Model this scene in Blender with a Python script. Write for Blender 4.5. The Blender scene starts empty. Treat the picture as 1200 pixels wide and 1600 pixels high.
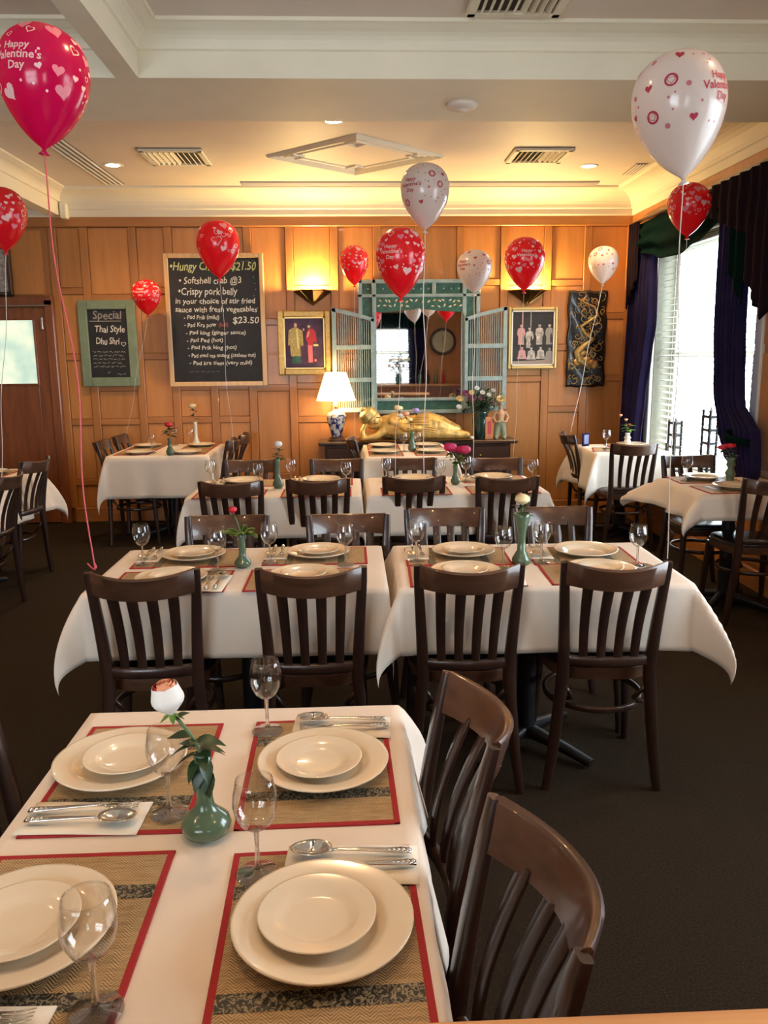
import bpy, math, random
from math import sin, cos, pi, radians, sqrt, atan2, hypot
from mathutils import Vector, Matrix, noise as mnoise

S = bpy.context.scene
R = random.Random(7)

# ------------------------------------------------------------------ camera
def make_camera():
    yaw, pitch, roll = radians(2.3), radians(10.95), radians(-0.55)
    fw = Vector((sin(yaw)*cos(pitch), cos(yaw)*cos(pitch), -sin(pitch)))
    rt = Vector((cos(yaw), -sin(yaw), 0)); up = rt.cross(fw)
    r2 = rt*cos(roll) + up*sin(roll); u2 = up*cos(roll) - rt*sin(roll)
    m = Matrix(((r2.x, u2.x, -fw.x, 0), (r2.y, u2.y, -fw.y, 0), (r2.z, u2.z, -fw.z, 1.55), (0, 0, 0, 1)))
    cd = bpy.data.cameras.new('camera'); cd.sensor_fit = 'VERTICAL'; cd.sensor_height = 32.0
    cd.lens = 1250.0/1600.0*32.0; cd.clip_start = 0.05
    co = bpy.data.objects.new('camera', cd); co.matrix_world = m
    S.collection.objects.link(co); S.camera = co
make_camera()

# ------------------------------------------------------------------ world, exposure
S.view_settings.view_transform = 'Standard'
S.view_settings.look = 'None'
S.view_settings.gamma = 1.0
S.view_settings.use_curve_mapping = False
S.view_settings.exposure = 0.6
S.cycles.max_bounces = 10
S.cycles.diffuse_bounces = 4
S.cycles.glossy_bounces = 4
S.cycles.transmission_bounces = 8
S.cycles.transparent_max_bounces = 24
S.cycles.sample_clamp_indirect = 4.0
S.cycles.caustics_reflective = False
S.cycles.caustics_refractive = False
W = bpy.data.worlds.new('overcast_sky'); S.world = W; W.use_nodes = True
_bg = W.node_tree.nodes['Background']
_bg.inputs[0].default_value = (0.80, 0.90, 1.0, 1); _bg.inputs[1].default_value = 11.0

WARM = (1.0, 0.63, 0.30)
def light(name, kind, loc, power, col, size=0.05, rot=(0, 0, 0), spot=None, blend=0.6, sy=None, portal=False):
    l = bpy.data.lights.new(name, kind); l.energy = power; l.color = col
    if kind == 'AREA':
        l.size = size
        if sy: l.shape = 'RECTANGLE'; l.size_y = sy
        if portal: l.cycles.is_portal = True
    else: l.shadow_soft_size = size
    if kind == 'SPOT': l.spot_size = spot; l.spot_blend = blend
    o = bpy.data.objects.new(name, l); o.location = loc; o.rotation_euler = rot
    S.collection.objects.link(o); return o

# ------------------------------------------------------------------ materials
M = {}
def nodes_of(name):
    m = bpy.data.materials.new(name); m.use_nodes = True; M[name] = m
    nt = m.node_tree
    return m, nt, nt.nodes['Principled BSDF']
def c4(c): return (c[0], c[1], c[2], 1)
def plain(name, col, rough=0.5, metal=0.0, coat=0.0, spec=0.5, noise=0.0, nscale=20, bump=0.0, bscale=60, sheen=0.0, sss=0.0):
    m, nt, b = nodes_of(name); N, L = nt.nodes, nt.links
    b.inputs['Base Color'].default_value = c4(col); b.inputs['Roughness'].default_value = rough
    b.inputs['Metallic'].default_value = metal; b.inputs['Coat Weight'].default_value = coat
    b.inputs['Specular IOR Level'].default_value = spec
    if sheen: b.inputs['Sheen Weight'].default_value = sheen
    if noise or bump: tc = N.new('ShaderNodeTexCoord')
    if noise:
        n = N.new('ShaderNodeTexNoise'); n.inputs['Scale'].default_value = nscale; n.inputs['Detail'].default_value = 4
        L.new(tc.outputs['Object'], n.inputs['Vector'])
        r = N.new('ShaderNodeValToRGB'); e = r.color_ramp.elements
        e[0].position = .3; e[1].position = .7
        e[0].color = c4([x*(1-noise) for x in col]); e[1].color = c4([min(1, x*(1+noise)) for x in col])
        L.new(n.outputs['Fac'], r.inputs['Fac']); L.new(r.outputs['Color'], b.inputs['Base Color'])
    if bump:
        n2 = N.new('ShaderNodeTexNoise'); n2.inputs['Scale'].default_value = bscale; n2.inputs['Detail'].default_value = 3
        L.new(tc.outputs['Object'], n2.inputs['Vector'])
        bp = N.new('ShaderNodeBump'); bp.inputs['Strength'].default_value = bump; bp.inputs['Distance'].default_value = .01
        L.new(n2.outputs['Fac'], bp.inputs['Height']); L.new(bp.outputs['Normal'], b.inputs['Normal'])
    return m
def emit(name, col, strength):
    m, nt, b = nodes_of(name)
    b.inputs['Base Color'].default_value = c4(col)
    b.inputs['Emission Color'].default_value = c4(col); b.inputs['Emission Strength'].default_value = strength
    return m
def wood(name, c1, c2, rough=0.35, axis='Z', scale=7.0, coat=0.15, vary=0.25):
    m, nt, b = nodes_of(name); N, L = nt.nodes, nt.links
    tc = N.new('ShaderNodeTexCoord'); oi = N.new('ShaderNodeObjectInfo')
    mp = N.new('ShaderNodeMapping')
    st = {'X': (.10, 1, 1), 'Y': (1, .10, 1), 'Z': (1, 1, .10)}[axis]
    mp.inputs['Scale'].default_value = tuple(s*scale for s in st)
    ad = N.new('ShaderNodeVectorMath'); ad.operation = 'ADD'
    mu = N.new('ShaderNodeMath'); mu.operation = 'MULTIPLY'; mu.inputs[1].default_value = 37.0
    L.new(oi.outputs['Random'], mu.inputs[0])
    L.new(tc.outputs['Object'], ad.inputs[0]); L.new(mu.outputs[0], ad.inputs[1]); L.new(ad.outputs[0], mp.inputs['Vector'])
    n = N.new('ShaderNodeTexNoise'); n.inputs['Scale'].default_value = 3.0; n.inputs['Detail'].default_value = 7
    n.inputs['Distortion'].default_value = .5
    L.new(mp.outputs[0], n.inputs['Vector'])
    r = N.new('ShaderNodeValToRGB'); e = r.color_ramp.elements
    e[0].position = .32; e[1].position = .68; e[0].color = c4(c1); e[1].color = c4(c2)
    L.new(n.outputs['Fac'], r.inputs['Fac'])
    hs = N.new('ShaderNodeHueSaturation')
    ma = N.new('ShaderNodeMapRange'); ma.inputs['To Min'].default_value = 1-vary; ma.inputs['To Max'].default_value = 1+vary
    L.new(oi.outputs['Random'], ma.inputs['Value']); L.new(ma.outputs[0], hs.inputs['Value'])
    L.new(r.outputs['Color'], hs.inputs['Color']); L.new(hs.outputs[0], b.inputs['Base Color'])
    b.inputs['Roughness'].default_value = rough; b.inputs['Coat Weight'].default_value = coat
    bp = N.new('ShaderNodeBump'); bp.inputs['Strength'].default_value = .08; bp.inputs['Distance'].default_value = .004
    L.new(n.outputs['Fac'], bp.inputs['Height']); L.new(bp.outputs['Normal'], b.inputs['Normal'])
    return m
def thin_glass(name, tint=(1, 1, 1), refl=1.0):
    m, nt, b = nodes_of(name); N, L = nt.nodes, nt.links
    N.remove(b); out = N['Material Output']
    t = N.new('ShaderNodeBsdfTransparent'); t.inputs[0].default_value = c4(tint)
    g = N.new('ShaderNodeBsdfGlossy'); g.inputs['Roughness'].default_value = .02
    f0 = N.new('ShaderNodeLayerWeight'); f0.inputs['Blend'].default_value = .5
    f = N.new('ShaderNodeMath'); f.operation = 'POWER'; f.inputs[1].default_value = 3.2; L.new(f0.outputs['Facing'], f.inputs[0])
    mm = N.new('ShaderNodeMath'); mm.operation = 'MULTIPLY_ADD'; mm.inputs[1].default_value = .75*refl; mm.inputs[2].default_value = .045*refl
    mx = N.new('ShaderNodeMixShader')
    L.new(f.outputs[0], mm.inputs[0]); L.new(mm.outputs[0], mx.inputs[0])
    L.new(t.outputs[0], mx.inputs[1]); L.new(g.outputs[0], mx.inputs[2]); L.new(mx.outputs[0], out.inputs['Surface'])
    return m
def translucent(name, col, trans=.4, rough=.25, gloss=.5, tcol=None):
    m, nt, b = nodes_of(name); N, L = nt.nodes, nt.links
    out = N['Material Output']
    b.inputs['Base Color'].default_value = c4(col); b.inputs['Roughness'].default_value = rough
    b.inputs['Coat Weight'].default_value = gloss; b.inputs['Coat Roughness'].default_value = .08
    t = N.new('ShaderNodeBsdfTranslucent'); t.inputs[0].default_value = c4(tcol or col)
    mx = N.new('ShaderNodeMixShader'); mx.inputs[0].default_value = trans
    L.new(b.outputs[0], mx.inputs[1]); L.new(t.outputs[0], mx.inputs[2]); L.new(mx.outputs[0], out.inputs['Surface'])
    return m

plain('cream_paint', (.84, .77, .60), .6, noise=.03, nscale=3)
plain('ceiling_paint', (.78, .68, .58), .55, noise=.04, nscale=2)
wood('panel_wood', (.46, .190, .048), (.56, .240, .066), .40, 'Z', 5, .15, .14)
wood('stile_wood', (.38, .152, .038), (.47, .195, .052), .40, 'Z', 5, .15, .06)
wood('rail_wood', (.36, .142, .036), (.45, .186, .050), .40, 'X', 5, .15, .06)
wood('door_wood', (.17, .055, .020), (.27, .090, .032), .35, 'Z', 6, .2, .05)
wood('chair_wood', (.020, .009, .006), (.040, .017, .011), .34, 'Z', 10, .3, .15)
wood('chair_rail_wood', (.055, .024, .013), (.095, .042, .023), .32, 'X', 10, .35, .12)
wood('seat_wood', (.07, .030, .016), (.12, .052, .028), .3, 'Y', 8, .4, .1)
wood('dark_wood', (.035, .014, .009), (.070, .028, .016), .32, 'X', 6, .3, .1)
wood('honey_wood', (.50, .23, .085), (.68, .36, .15), .35, 'X', 8, .3, .02)
wood('frame_pine', (.62, .38, .17), (.75, .50, .25), .45, 'Z', 9, .1, .05)
plain('carpet', (.027, .0190, .0120), .95, noise=.45, nscale=160, bump=.5, bscale=260, spec=.1)
plain('black_iron', (.012, .012, .013), .45, metal=.3)
plain('seat_vinyl', (.018, .012, .012), .32, coat=.2)
plain('chrome', (.75, .74, .70), .16, metal=1.0)
plain('brass', (.52, .32, .11), .22, metal=1.0)
plain('brass_dark', (.10, .055, .02), .3, metal=.9)
plain('porcelain', (.76, .66, .50), .16, coat=.6, spec=.6)
plain('napkin_paper', (.84, .76, .62), .8)
plain('red_cotton', (.36, .018, .022), .85, bump=.3, bscale=500)
plain('celadon', (.085, .145, .085), .22, coat=.45, noise=.12, nscale=30)
plain('white_glaze', (.75, .72, .66), .2, coat=.6)
plain('leaf_green', (.017, .048, .016), .42, noise=.3, nscale=60)
plain('leaf_fresh', (.13, .24, .035), .5, noise=.3, nscale=60)
plain('leaf_grey', (.16, .20, .13), .6, noise=.3, nscale=60)
plain('stem_green', (.10, .16, .06), .5)
plain('petal_white', (.83, .84, .82), .55, sheen=.2)
plain('petal_peach', (.85, .38, .20), .5)
plain('petal_red', (.60, .015, .03), .5)
plain('petal_magenta', (.66, .02, .13), .5)
plain('petal_cream', (.88, .74, .42), .5)
plain('petal_mauve', (.35, .14, .22), .6)
plain('petal_violet', (.42, .30, .62), .6)
plain('slate', (.012, .011, .012), .55, noise=.4, nscale=8)
plain('chalk_white', (.72, .70, .62), .9)
plain('chalk_yellow', (.62, .66, .30), .9)
plain('chalk_red', (.45, .10, .09), .9)
plain('chalk_dim', (.30, .29, .27), .9)
plain('green_paint', (.19, .26, .17), .55, noise=.12, nscale=12)
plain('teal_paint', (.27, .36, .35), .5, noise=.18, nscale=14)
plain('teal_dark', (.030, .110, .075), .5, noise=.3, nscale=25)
plain('mirror_silver', (.86, .86, .86), .02, metal=1.0)
plain('gold_leaf', (.66, .43, .13), .36, metal=.45, noise=.35, nscale=16, bump=.35, bscale=45)
plain('gold_frame', (.55, .34, .10), .38, metal=.5, noise=.15, nscale=30)
plain('gold_dull', (.46, .34, .14), .4, metal=.4, noise=.4, nscale=60)
plain('gold_bright', (.74, .56, .22), .35, metal=.6)
plain('navy_velvet', (.015, .012, .047), .9, spec=.1, noise=.25, nscale=9)
plain('aubergine_velvet', (.012, .006, .010), .9, spec=.08)
plain('green_satin', (.002, .012, .010), .9, spec=.02)
plain('blind_slat', (.58, .56, .47), .5)
plain('white_frame', (.78, .78, .72), .4)
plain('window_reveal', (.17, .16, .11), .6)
plain('black_lacquer', (.010, .010, .012), .3, coat=.4, bump=.4, bscale=30)
plain('knob_black', (.01, .01, .01), .3)
plain('skin_paint', (.62, .42, .28), .6)
plain('robe_gold', (.42, .33, .12), .7, noise=.3, nscale=90)
plain('robe_red', (.45, .035, .05), .7)
plain('robe_pink', (.60, .16, .20), .7)
plain('photo_violet', (.050, .022, .060), .6, noise=.5, nscale=9)
plain('photo_black', (.018, .016, .016), .6, noise=.5, nscale=12)
plain('photo_grey', (.45, .42, .38), .6, noise=.5, nscale=30)
plain('photo_pink', (.55, .30, .29), .6)
plain('photo_floor', (.30, .24, .21), .6)
plain('figure_flesh', (.52, .30, .16), .6)
plain('figure_sage', (.25, .27, .17), .6)
plain('orange_card', (.48, .17, .06), .6, noise=.3, nscale=18)
plain('clock_face', (.62, .60, .42), .5)
plain('counter_dark', (.03, .022, .018), .5)
plain('silver_grille', (.62, .60, .56), .5)
plain('grille_dark', (.06, .055, .05), .7)
plain('hinge_metal', (.45, .40, .36), .3, metal=.9)
plain('water_wine', (.75, .62, .45), .3)
emit('lamp_disc', (1.0, .93, .78), 30)
thin_glass('pane_glass', (.97, .98, .98), .6)
thin_glass('stemware', (.99, .99, .985), 1.25)
def _stem():
    m, nt, b = nodes_of('stem_solid'); N, L = nt.nodes, nt.links
    N.remove(b); out = N['Material Output']
    t = N.new('ShaderNodeBsdfTransparent'); g = N.new('ShaderNodeBsdfGlass'); g.inputs['Roughness'].default_value = .02; g.inputs['IOR'].default_value = 1.5
    mx = N.new('ShaderNodeMixShader'); mx.inputs[0].default_value = .6
    L.new(t.outputs[0], mx.inputs[1]); L.new(g.outputs[0], mx.inputs[2]); L.new(mx.outputs[0], out.inputs['Surface'])
_stem()
translucent('balloon_red', (.88, .018, .03), .4, .25, .6, (1, .04, .05))
translucent('balloon_magenta', (.62, .008, .13), .55, .2, .6, (1, .02, .20))
translucent('balloon_white', (.74, .66, .62), .35, .25, .6, (.95, .86, .80))
plain('print_white', (.90, .54, .52), .5)
plain('print_pink', (.80, .22, .28), .5)
plain('print_red', (.42, .02, .05), .5)
plain('print_rose', (.55, .16, .20), .5)
plain('print_navy', (.14, .15, .28), .5)
plain('ribbon_red', (.65, .10, .12), .4)
plain('ribbon_white', (.72, .64, .56), .4)
plain('linen', (.76, .67, .57), .85, noise=.03, nscale=5, bump=.12, bscale=9, sheen=.1)

def _shade():
    m, nt, b = nodes_of('lamp_shade'); N, L = nt.nodes, nt.links
    out = N['Material Output']
    b.inputs['Base Color'].default_value = (.85, .74, .5, 1); b.inputs['Roughness'].default_value = .8
    b.inputs['Emission Color'].default_value = (1.0, .80, .40, 1); b.inputs['Emission Strength'].default_value = 1.5
_shade()

def _weave():
    m, nt, b = nodes_of('straw_weave'); N, L = nt.nodes, nt.links
    tc = N.new('ShaderNodeTexCoord'); sp = N.new('ShaderNodeSeparateXYZ'); L.new(tc.outputs['Object'], sp.inputs[0])
    def mth(op, a, bb=None):
        n = N.new('ShaderNodeMath'); n.operation = op
        for i, v in enumerate((a, bb)):
            if v is None: continue
            if isinstance(v, (int, float)): n.inputs[i].default_value = v
            else: L.new(v, n.inputs[i])
        return n.outputs[0]
    x, y = sp.outputs[0], sp.outputs[1]
    zig = mth('PINGPONG', mth('MULTIPLY', y, 1.0), 0.012)
    ph = mth('MULTIPLY', mth('ADD', x, zig), 2*pi/0.0052)
    w = mth('SINE', ph)
    n = N.new('ShaderNodeTexNoise'); n.inputs['Scale'].default_value = 60; n.inputs['Detail'].default_value = 3
    mp = N.new('ShaderNodeMapping'); mp.inputs['Scale'].default_value = (5, .4, 1)
    L.new(tc.outputs['Object'], mp.inputs[0]); L.new(mp.outputs[0], n.inputs['Vector'])
    f = mth('ADD', mth('MULTIPLY', w, .28), n.outputs['Fac'])
    r = N.new('ShaderNodeValToRGB'); e = r.color_ramp.elements
    e[0].position = .25; e[1].position = .75; e[0].color = (.25, .155, .070, 1); e[1].color = (.56, .40, .21, 1)
    L.new(f, r.inputs[0]); L.new(r.outputs[0], b.inputs['Base Color'])
    b.inputs['Roughness'].default_value = .6
    bp = N.new('ShaderNodeBump'); bp.inputs['Strength'].default_value = .5; bp.inputs['Distance'].default_value = .001
    L.new(w, bp.inputs['Height']); L.new(bp.outputs[0], b.inputs['Normal'])
_weave()
def _brocade():
    m, nt, b = nodes_of('brocade'); N, L = nt.nodes, nt.links
    tc = N.new('ShaderNodeTexCoord')
    v = N.new('ShaderNodeTexNoise'); v.inputs['Scale'].default_value = 95; v.inputs['Detail'].default_value = 2; v.inputs['Distortion'].default_value = 2.5
    L.new(tc.outputs['Object'], v.inputs['Vector'])
    r = N.new('ShaderNodeValToRGB'); e = r.color_ramp.elements
    e[0].position = .48; e[0].color = (.018, .018, .016, 1); e[1].position = .56; e[1].color = (.26, .23, .15, 1)
    L.new(v.outputs['Fac'], r.inputs[0]); L.new(r.outputs[0], b.inputs['Base Color'])
    b.inputs['Roughness'].default_value = .45
_brocade()
def _bluewhite():
    m, nt, b = nodes_of('blue_white_glaze'); N, L = nt.nodes, nt.links
    tc = N.new('ShaderNodeTexCoord')
    v = N.new('ShaderNodeTexNoise'); v.inputs['Scale'].default_value = 16; v.inputs['Detail'].default_value = 3; v.inputs['Distortion'].default_value = 1.5
    L.new(tc.outputs['Object'], v.inputs['Vector'])
    r = N.new('ShaderNodeValToRGB'); e = r.color_ramp.elements
    e[0].position = .44; e[0].color = (.012, .022, .16, 1); e[1].position = .54; e[1].color = (.62, .62, .62, 1)
    L.new(v.outputs['Fac'], r.inputs[0]); L.new(r.outputs[0], b.inputs['Base Color'])
    b.inputs['Roughness'].default_value = .15; b.inputs['Coat Weight'].default_value = .6
_bluewhite()
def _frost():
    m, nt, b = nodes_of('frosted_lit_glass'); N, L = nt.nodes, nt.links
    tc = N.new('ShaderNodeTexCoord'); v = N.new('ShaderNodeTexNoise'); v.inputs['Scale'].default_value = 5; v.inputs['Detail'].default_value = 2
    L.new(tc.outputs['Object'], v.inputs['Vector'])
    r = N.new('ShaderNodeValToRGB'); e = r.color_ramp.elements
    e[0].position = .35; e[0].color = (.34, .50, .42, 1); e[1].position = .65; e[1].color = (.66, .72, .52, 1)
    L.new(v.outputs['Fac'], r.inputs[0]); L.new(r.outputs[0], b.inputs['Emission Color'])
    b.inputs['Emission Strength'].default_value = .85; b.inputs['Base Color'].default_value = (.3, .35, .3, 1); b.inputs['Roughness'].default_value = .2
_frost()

# ------------------------------------------------------------------ mesh builder
class MB:
    def __init__(s): s.v = []; s.f = []; s.m = []; s.cur = 0
    def add(s, vs, fs, mi=None):
        o = len(s.v); s.v += [tuple(p) for p in vs]
        for f in fs: s.f.append(tuple(i+o for i in f)); s.m.append(s.cur if mi is None else mi)
        return s
    def box(s, c, d, mi=None, mtx=None):
        x, y, z = d[0]/2, d[1]/2, d[2]/2
        vs = [Vector((sx*x, sy*y, sz*z)) for sx in (-1, 1) for sy in (-1, 1) for sz in (-1, 1)]
        if mtx is not None: vs = [mtx @ p for p in vs]
        vs = [p+Vector(c) for p in vs]
        return s.add(vs, [(0, 1, 3, 2), (4, 6, 7, 5), (0, 4, 5, 1), (2, 3, 7, 6), (0, 2, 6, 4), (1, 5, 7, 3)], mi)
    def cbox(s, c, d, b=.004, mi=None):
        # chamfered box: every corner split in three
        x, y, z = d[0]/2, d[1]/2, d[2]/2; b = min(b, x*.9, y*.9, z*.9)
        vs = []; idx = {}
        for sx in (-1, 1):
            for sy in (-1, 1):
                for sz in (-1, 1):
                    for a in range(3):
                        p = [sx*(x-b), sy*(y-b), sz*(z-b)]; p[a] = (sx*x, sy*y, sz*z)[a]
                        idx[(sx, sy, sz, a)] = len(vs); vs.append((p[0]+c[0], p[1]+c[1], p[2]+c[2]))
        fs = []
        def q(*k): fs.append(tuple(idx[i] for i in k))
        for sg in (-1, 1):
            l = [(sg, -1, -1, 0), (sg, 1, -1, 0), (sg, 1, 1, 0), (sg, -1, 1, 0)]; q(*(l if sg > 0 else l[::-1]))
            l = [(-1, sg, -1, 1), (-1, sg, 1, 1), (1, sg, 1, 1), (1, sg, -1, 1)]; q(*(l if sg > 0 else l[::-1]))
            l = [(-1, -1, sg, 2), (1, -1, sg, 2), (1, 1, sg, 2), (-1, 1, sg, 2)]; q(*(l if sg > 0 else l[::-1]))
        for s1 in (-1, 1):
            for s2 in (-1, 1):
                q((s1, s2, -1, 0), (s1, s2, 1, 0), (s1, s2, 1, 1), (s1, s2, -1, 1))
                q((s1, -1, s2, 0), (s1, 1, s2, 0), (s1, 1, s2, 2), (s1, -1, s2, 2))
                q((-1, s1, s2, 1), (1, s1, s2, 1), (1, s1, s2, 2), (-1, s1, s2, 2))
                for s3 in (-1, 1): q((s1, s2, s3, 0), (s1, s2, s3, 1), (s1, s2, s3, 2))
        return s.add(vs, fs, mi)
    def lathe(s, prof, n=24, c=(0, 0, 0), mi=None, sx=1, sy=1):
        vs = []; fs = []; k = len(prof)
        for r, z in prof:
            for i in range(n):
                a = 2*pi*i/n; vs.append((c[0]+r*cos(a)*sx, c[1]+r*sin(a)*sy, c[2]+z))
        for j in range(k-1):
            for i in range(n):
                i2 = (i+1) % n; fs.append((j*n+i, j*n+i2, (j+1)*n+i2, (j+1)*n+i))
        if prof[0][0] > 1e-5: fs.append(tuple(range(n))[::-1])
        if prof[-1][0] > 1e-5: fs.append(tuple((k-1)*n+i for i in range(n)))
        return s.add(vs, fs, mi)
    def tube(s, pts, rad, n=8, mi=None, cap=True):
        pts = [Vector(p) for p in pts]; k = len(pts)
        if isinstance(rad, (int, float)): rad = [rad]*k
        vs = []; fs = []; u = None
        for i, p in enumerate(pts):
            t = (pts[min(i+1, k-1)]-pts[max(i-1, 0)])
            t = t.normalized() if t.length > 1e-9 else Vector((0, 0, 1))
            if u is None: u = t.orthogonal().normalized()
            else:
                u = u - t*u.dot(t); u = u.normalized() if u.length > 1e-6 else t.orthogonal().normalized()
            w = t.cross(u)
            for j in range(n):
                a = 2*pi*j/n; vs.append(p+(u*cos(a)+w*sin(a))*rad[i])
        for i in range(k-1):
            for j in range(n):
                j2 = (j+1) % n; fs.append((i*n+j, i*n+j2, (i+1)*n+j2, (i+1)*n+j))
        if cap: fs.append(tuple(range(n))[::-1]); fs.append(tuple((k-1)*n+j for j in range(n)))
        return s.add(vs, fs, mi)
    def bar(s, pts, ws, ts, uax, mi=None, soft=.3):
        """rounded rectangular section swept along pts; ws width along uax, ts thickness"""
        pts = [Vector(p) for p in pts]; k = len(pts)
        if isinstance(ws, (int, float)): ws = [ws]*k
        if isinstance(ts, (int, float)): ts = [ts]*k
        if not isinstance(uax, list): uax = [uax]*k
        vs = []; fs = []; n = 8
        for i, p in enumerate(pts):
            t = (pts[min(i+1, k-1)]-pts[max(i-1, 0)]).normalized()
            u = Vector(uax[i]); u = (u-t*u.dot(t)).normalized(); v = t.cross(u)
            a, b = ws[i]/2, ts[i]/2; c = min(a, b)*soft*1.2
            for (x, y) in ((a, b-c), (a-c, b), (-a+c, b), (-a, b-c), (-a, -b+c), (-a+c, -b), (a-c, -b), (a, -b+c)):
                vs.append(p+u*x+v*y)
        for i in range(k-1):
            for j in range(n):
                j2 = (j+1) % n; fs.append((i*n+j, i*n+j2, (i+1)*n+j2, (i+1)*n+j))
        fs.append(tuple(range(n))[::-1]); fs.append(tuple((k-1)*n+j for j in range(n)))
        return s.add(vs, fs, mi)
    def grid(s, fn, nu, nv, mi=None, closed=False):
        vs = [fn(i/nu, j/nv) for j in range(nv+1) for i in range(nu+1)]
        fs = [(j*(nu+1)+i, j*(nu+1)+i+1, (j+1)*(nu+1)+i+1, (j+1)*(nu+1)+i) for j in range(nv) for i in range(nu)]
        return s.add(vs, fs, mi)
    def ball(s, c, r, n=10, mi=None, sz=(1, 1, 1)):
        prof = [(r*sin(pi*i/n), -r*cos(pi*i/n)*sz[2]) for i in range(n+1)]
        prof[0] = (0, prof[0][1]); prof[-1] = (0, prof[-1][1])
        return s.lathe([(max(a, 1e-6), z) for a, z in prof], n*2 if n < 8 else 16, c, mi, sz[0], sz[1])
    def poly(s, pts2, to3, th, mi=None):
        """flat polygon with thickness; to3 maps (x, y, depth)"""
        n = len(pts2); vs = [to3(x, y, 0) for x, y in pts2]+[to3(x, y, th) for x, y in pts2]
        fs = [tuple(range(n)), tuple(range(2*n-1, n-1, -1))]+[(i, i+n, (i+1) % n+n, (i+1) % n) for i in range(n)]
        return s.add(vs, fs, mi)
    def mesh(s, name, mats, smooth=False, ang=None):
        me = bpy.data.meshes.new(name); me.from_pydata(s.v, [], s.f)
        if isinstance(mats, str): mats = [mats]
        for m in mats: me.materials.append(M[m])
        me.polygons.foreach_set('material_index', s.m)
        if smooth:
            me.polygons.foreach_set('use_smooth', [True]*len(s.f))
            if ang:
                me.update()
                try: me.set_sharp_from_angle(angle=radians(ang))
                except Exception: pass
        me.update(); return me
    def build(s, name, mats, parent=None, smooth=False, loc=(0, 0, 0), ang=None, label=None, kind=None, rot=(0, 0, 0)):
        o = bpy.data.objects.new(name, s.mesh(name, mats, smooth, ang)); S.collection.objects.link(o)
        o.parent = parent; o.location = loc; o.rotation_euler = rot
        if label: o['label'] = label
        if kind: o['kind'] = kind
        return o

def link_obj(name, me, parent=None, loc=(0, 0, 0), rot=(0, 0, 0)):
    o = bpy.data.objects.new(name, me); S.collection.objects.link(o); o.parent = parent
    o.location = loc; o.rotation_euler = rot; return o
def thing(name, label, cat, loc=(0, 0, 0), rz=0.0, group=None):
    o = bpy.data.objects.new(name, None); S.collection.objects.link(o)
    o.empty_display_size = .05
    o.location = loc; o.rotation_euler = (0, 0, rz); o['label'] = label; o['category'] = cat
    if group: o['group'] = group
    return o
def tag(o, label, cat, group=None):
    o['label'] = label; o['category'] = cat
    if group: o['group'] = group
    return o
def copy_tree(src, parent=None):
    c = src.copy(); S.collection.objects.link(c); c.parent = parent
    for ch in [x for x in list(src.children)]: copy_tree(ch, c)
    return c
def place(proto, used, loc, rz, label, group=None):
    o = copy_tree(proto) if used[0] else proto
    used[0] = True
    o.location = loc; o.rotation_euler = (0, 0, rz); o['label'] = label
    if group: o['group'] = group
    return o
def struct(name, mb, mats, **k):
    return mb.build(name, mats, kind='structure', **k)
def solidify(o, t, off=-1):
    md = o.modifiers.new('thickness', 'SOLIDIFY'); md.thickness = t; md.offset = off; return o
def subsurf(o, n=1):
    md = o.modifiers.new('smooth', 'SUBSURF'); md.levels = n; md.render_levels = n; return o
def empty_struct(name):
    o = bpy.data.objects.new(name, None); S.collection.objects.link(o); o['kind'] = 'structure'; return o

# ------------------------------------------------------------------ room shell
WY = 7.78; RX = 2.69; LX = -5.0; BY = -1.6; CZ = 3.05; BZ = 2.83
struct('floor', MB().box(((LX+RX)/2, (WY+BY)/2, -.05), (RX-LX+.8, WY-BY+.6, .1)), 'carpet')
struct('ceiling', MB().box(((LX+RX)/2, (WY+BY)/2, CZ+.05), (RX-LX+.8, WY-BY+.6, .1)), 'ceiling_paint')
wall_back = struct('wall_back', MB().box(((LX+RX)/2, WY+.06, 1.55), (RX-LX+.6, .10, 3.1)), 'stile_wood')
struct('wall_left', MB().box((LX-.05, (WY+BY)/2, 1.55), (.1, WY-BY+.3, 3.1)), 'panel_wood')
# right wall with two window openings
WIN = [(5.27, 7.12, .56, 2.46), (1.2, 3.0, .56, 2.46)]
wr = MB(); T = .30
def wseg(mb, y0, y1, z0, z1): mb.box((RX+T/2, (y0+y1)/2, (z0+z1)/2), (T, y1-y0, z1-z0))
edges = [BY-.1, 1.2, 3.0, 5.27, 7.12, WY+.1]
wseg(wr, edges[0], edges[1], 0, 3.1); wseg(wr, edges[2], edges[3], 0, 3.1); wseg(wr, edges[4], edges[5], 0, 3.1)
for (a, b, z0, z1) in WIN: wseg(wr, a, b, 0, z0); wseg(wr, a, b, z1, 3.1)
wall_right = struct('wall_right', wr, 'stile_wood')
# rear wall with two windows
rw = MB(); A0, A1 = .42, 1.30; E0, E1 = -2.9, -.7
for x0, x1 in ((LX, E0), (E1, A0), (A1, RX+.3)): rw.box(((x0+x1)/2, BY-.1, 1.55), (x1-x0, .2, 3.1))
for x0, x1 in ((A0, A1), (E0, E1)): rw.box(((x0+x1)/2, BY-.1, .45), (x1-x0, .2, .9)); rw.box(((x0+x1)/2, BY-.1, 2.75), (x1-x0, .2, .7))
wall_rear = struct('wall_rear', rw, 'panel_wood')

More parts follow.
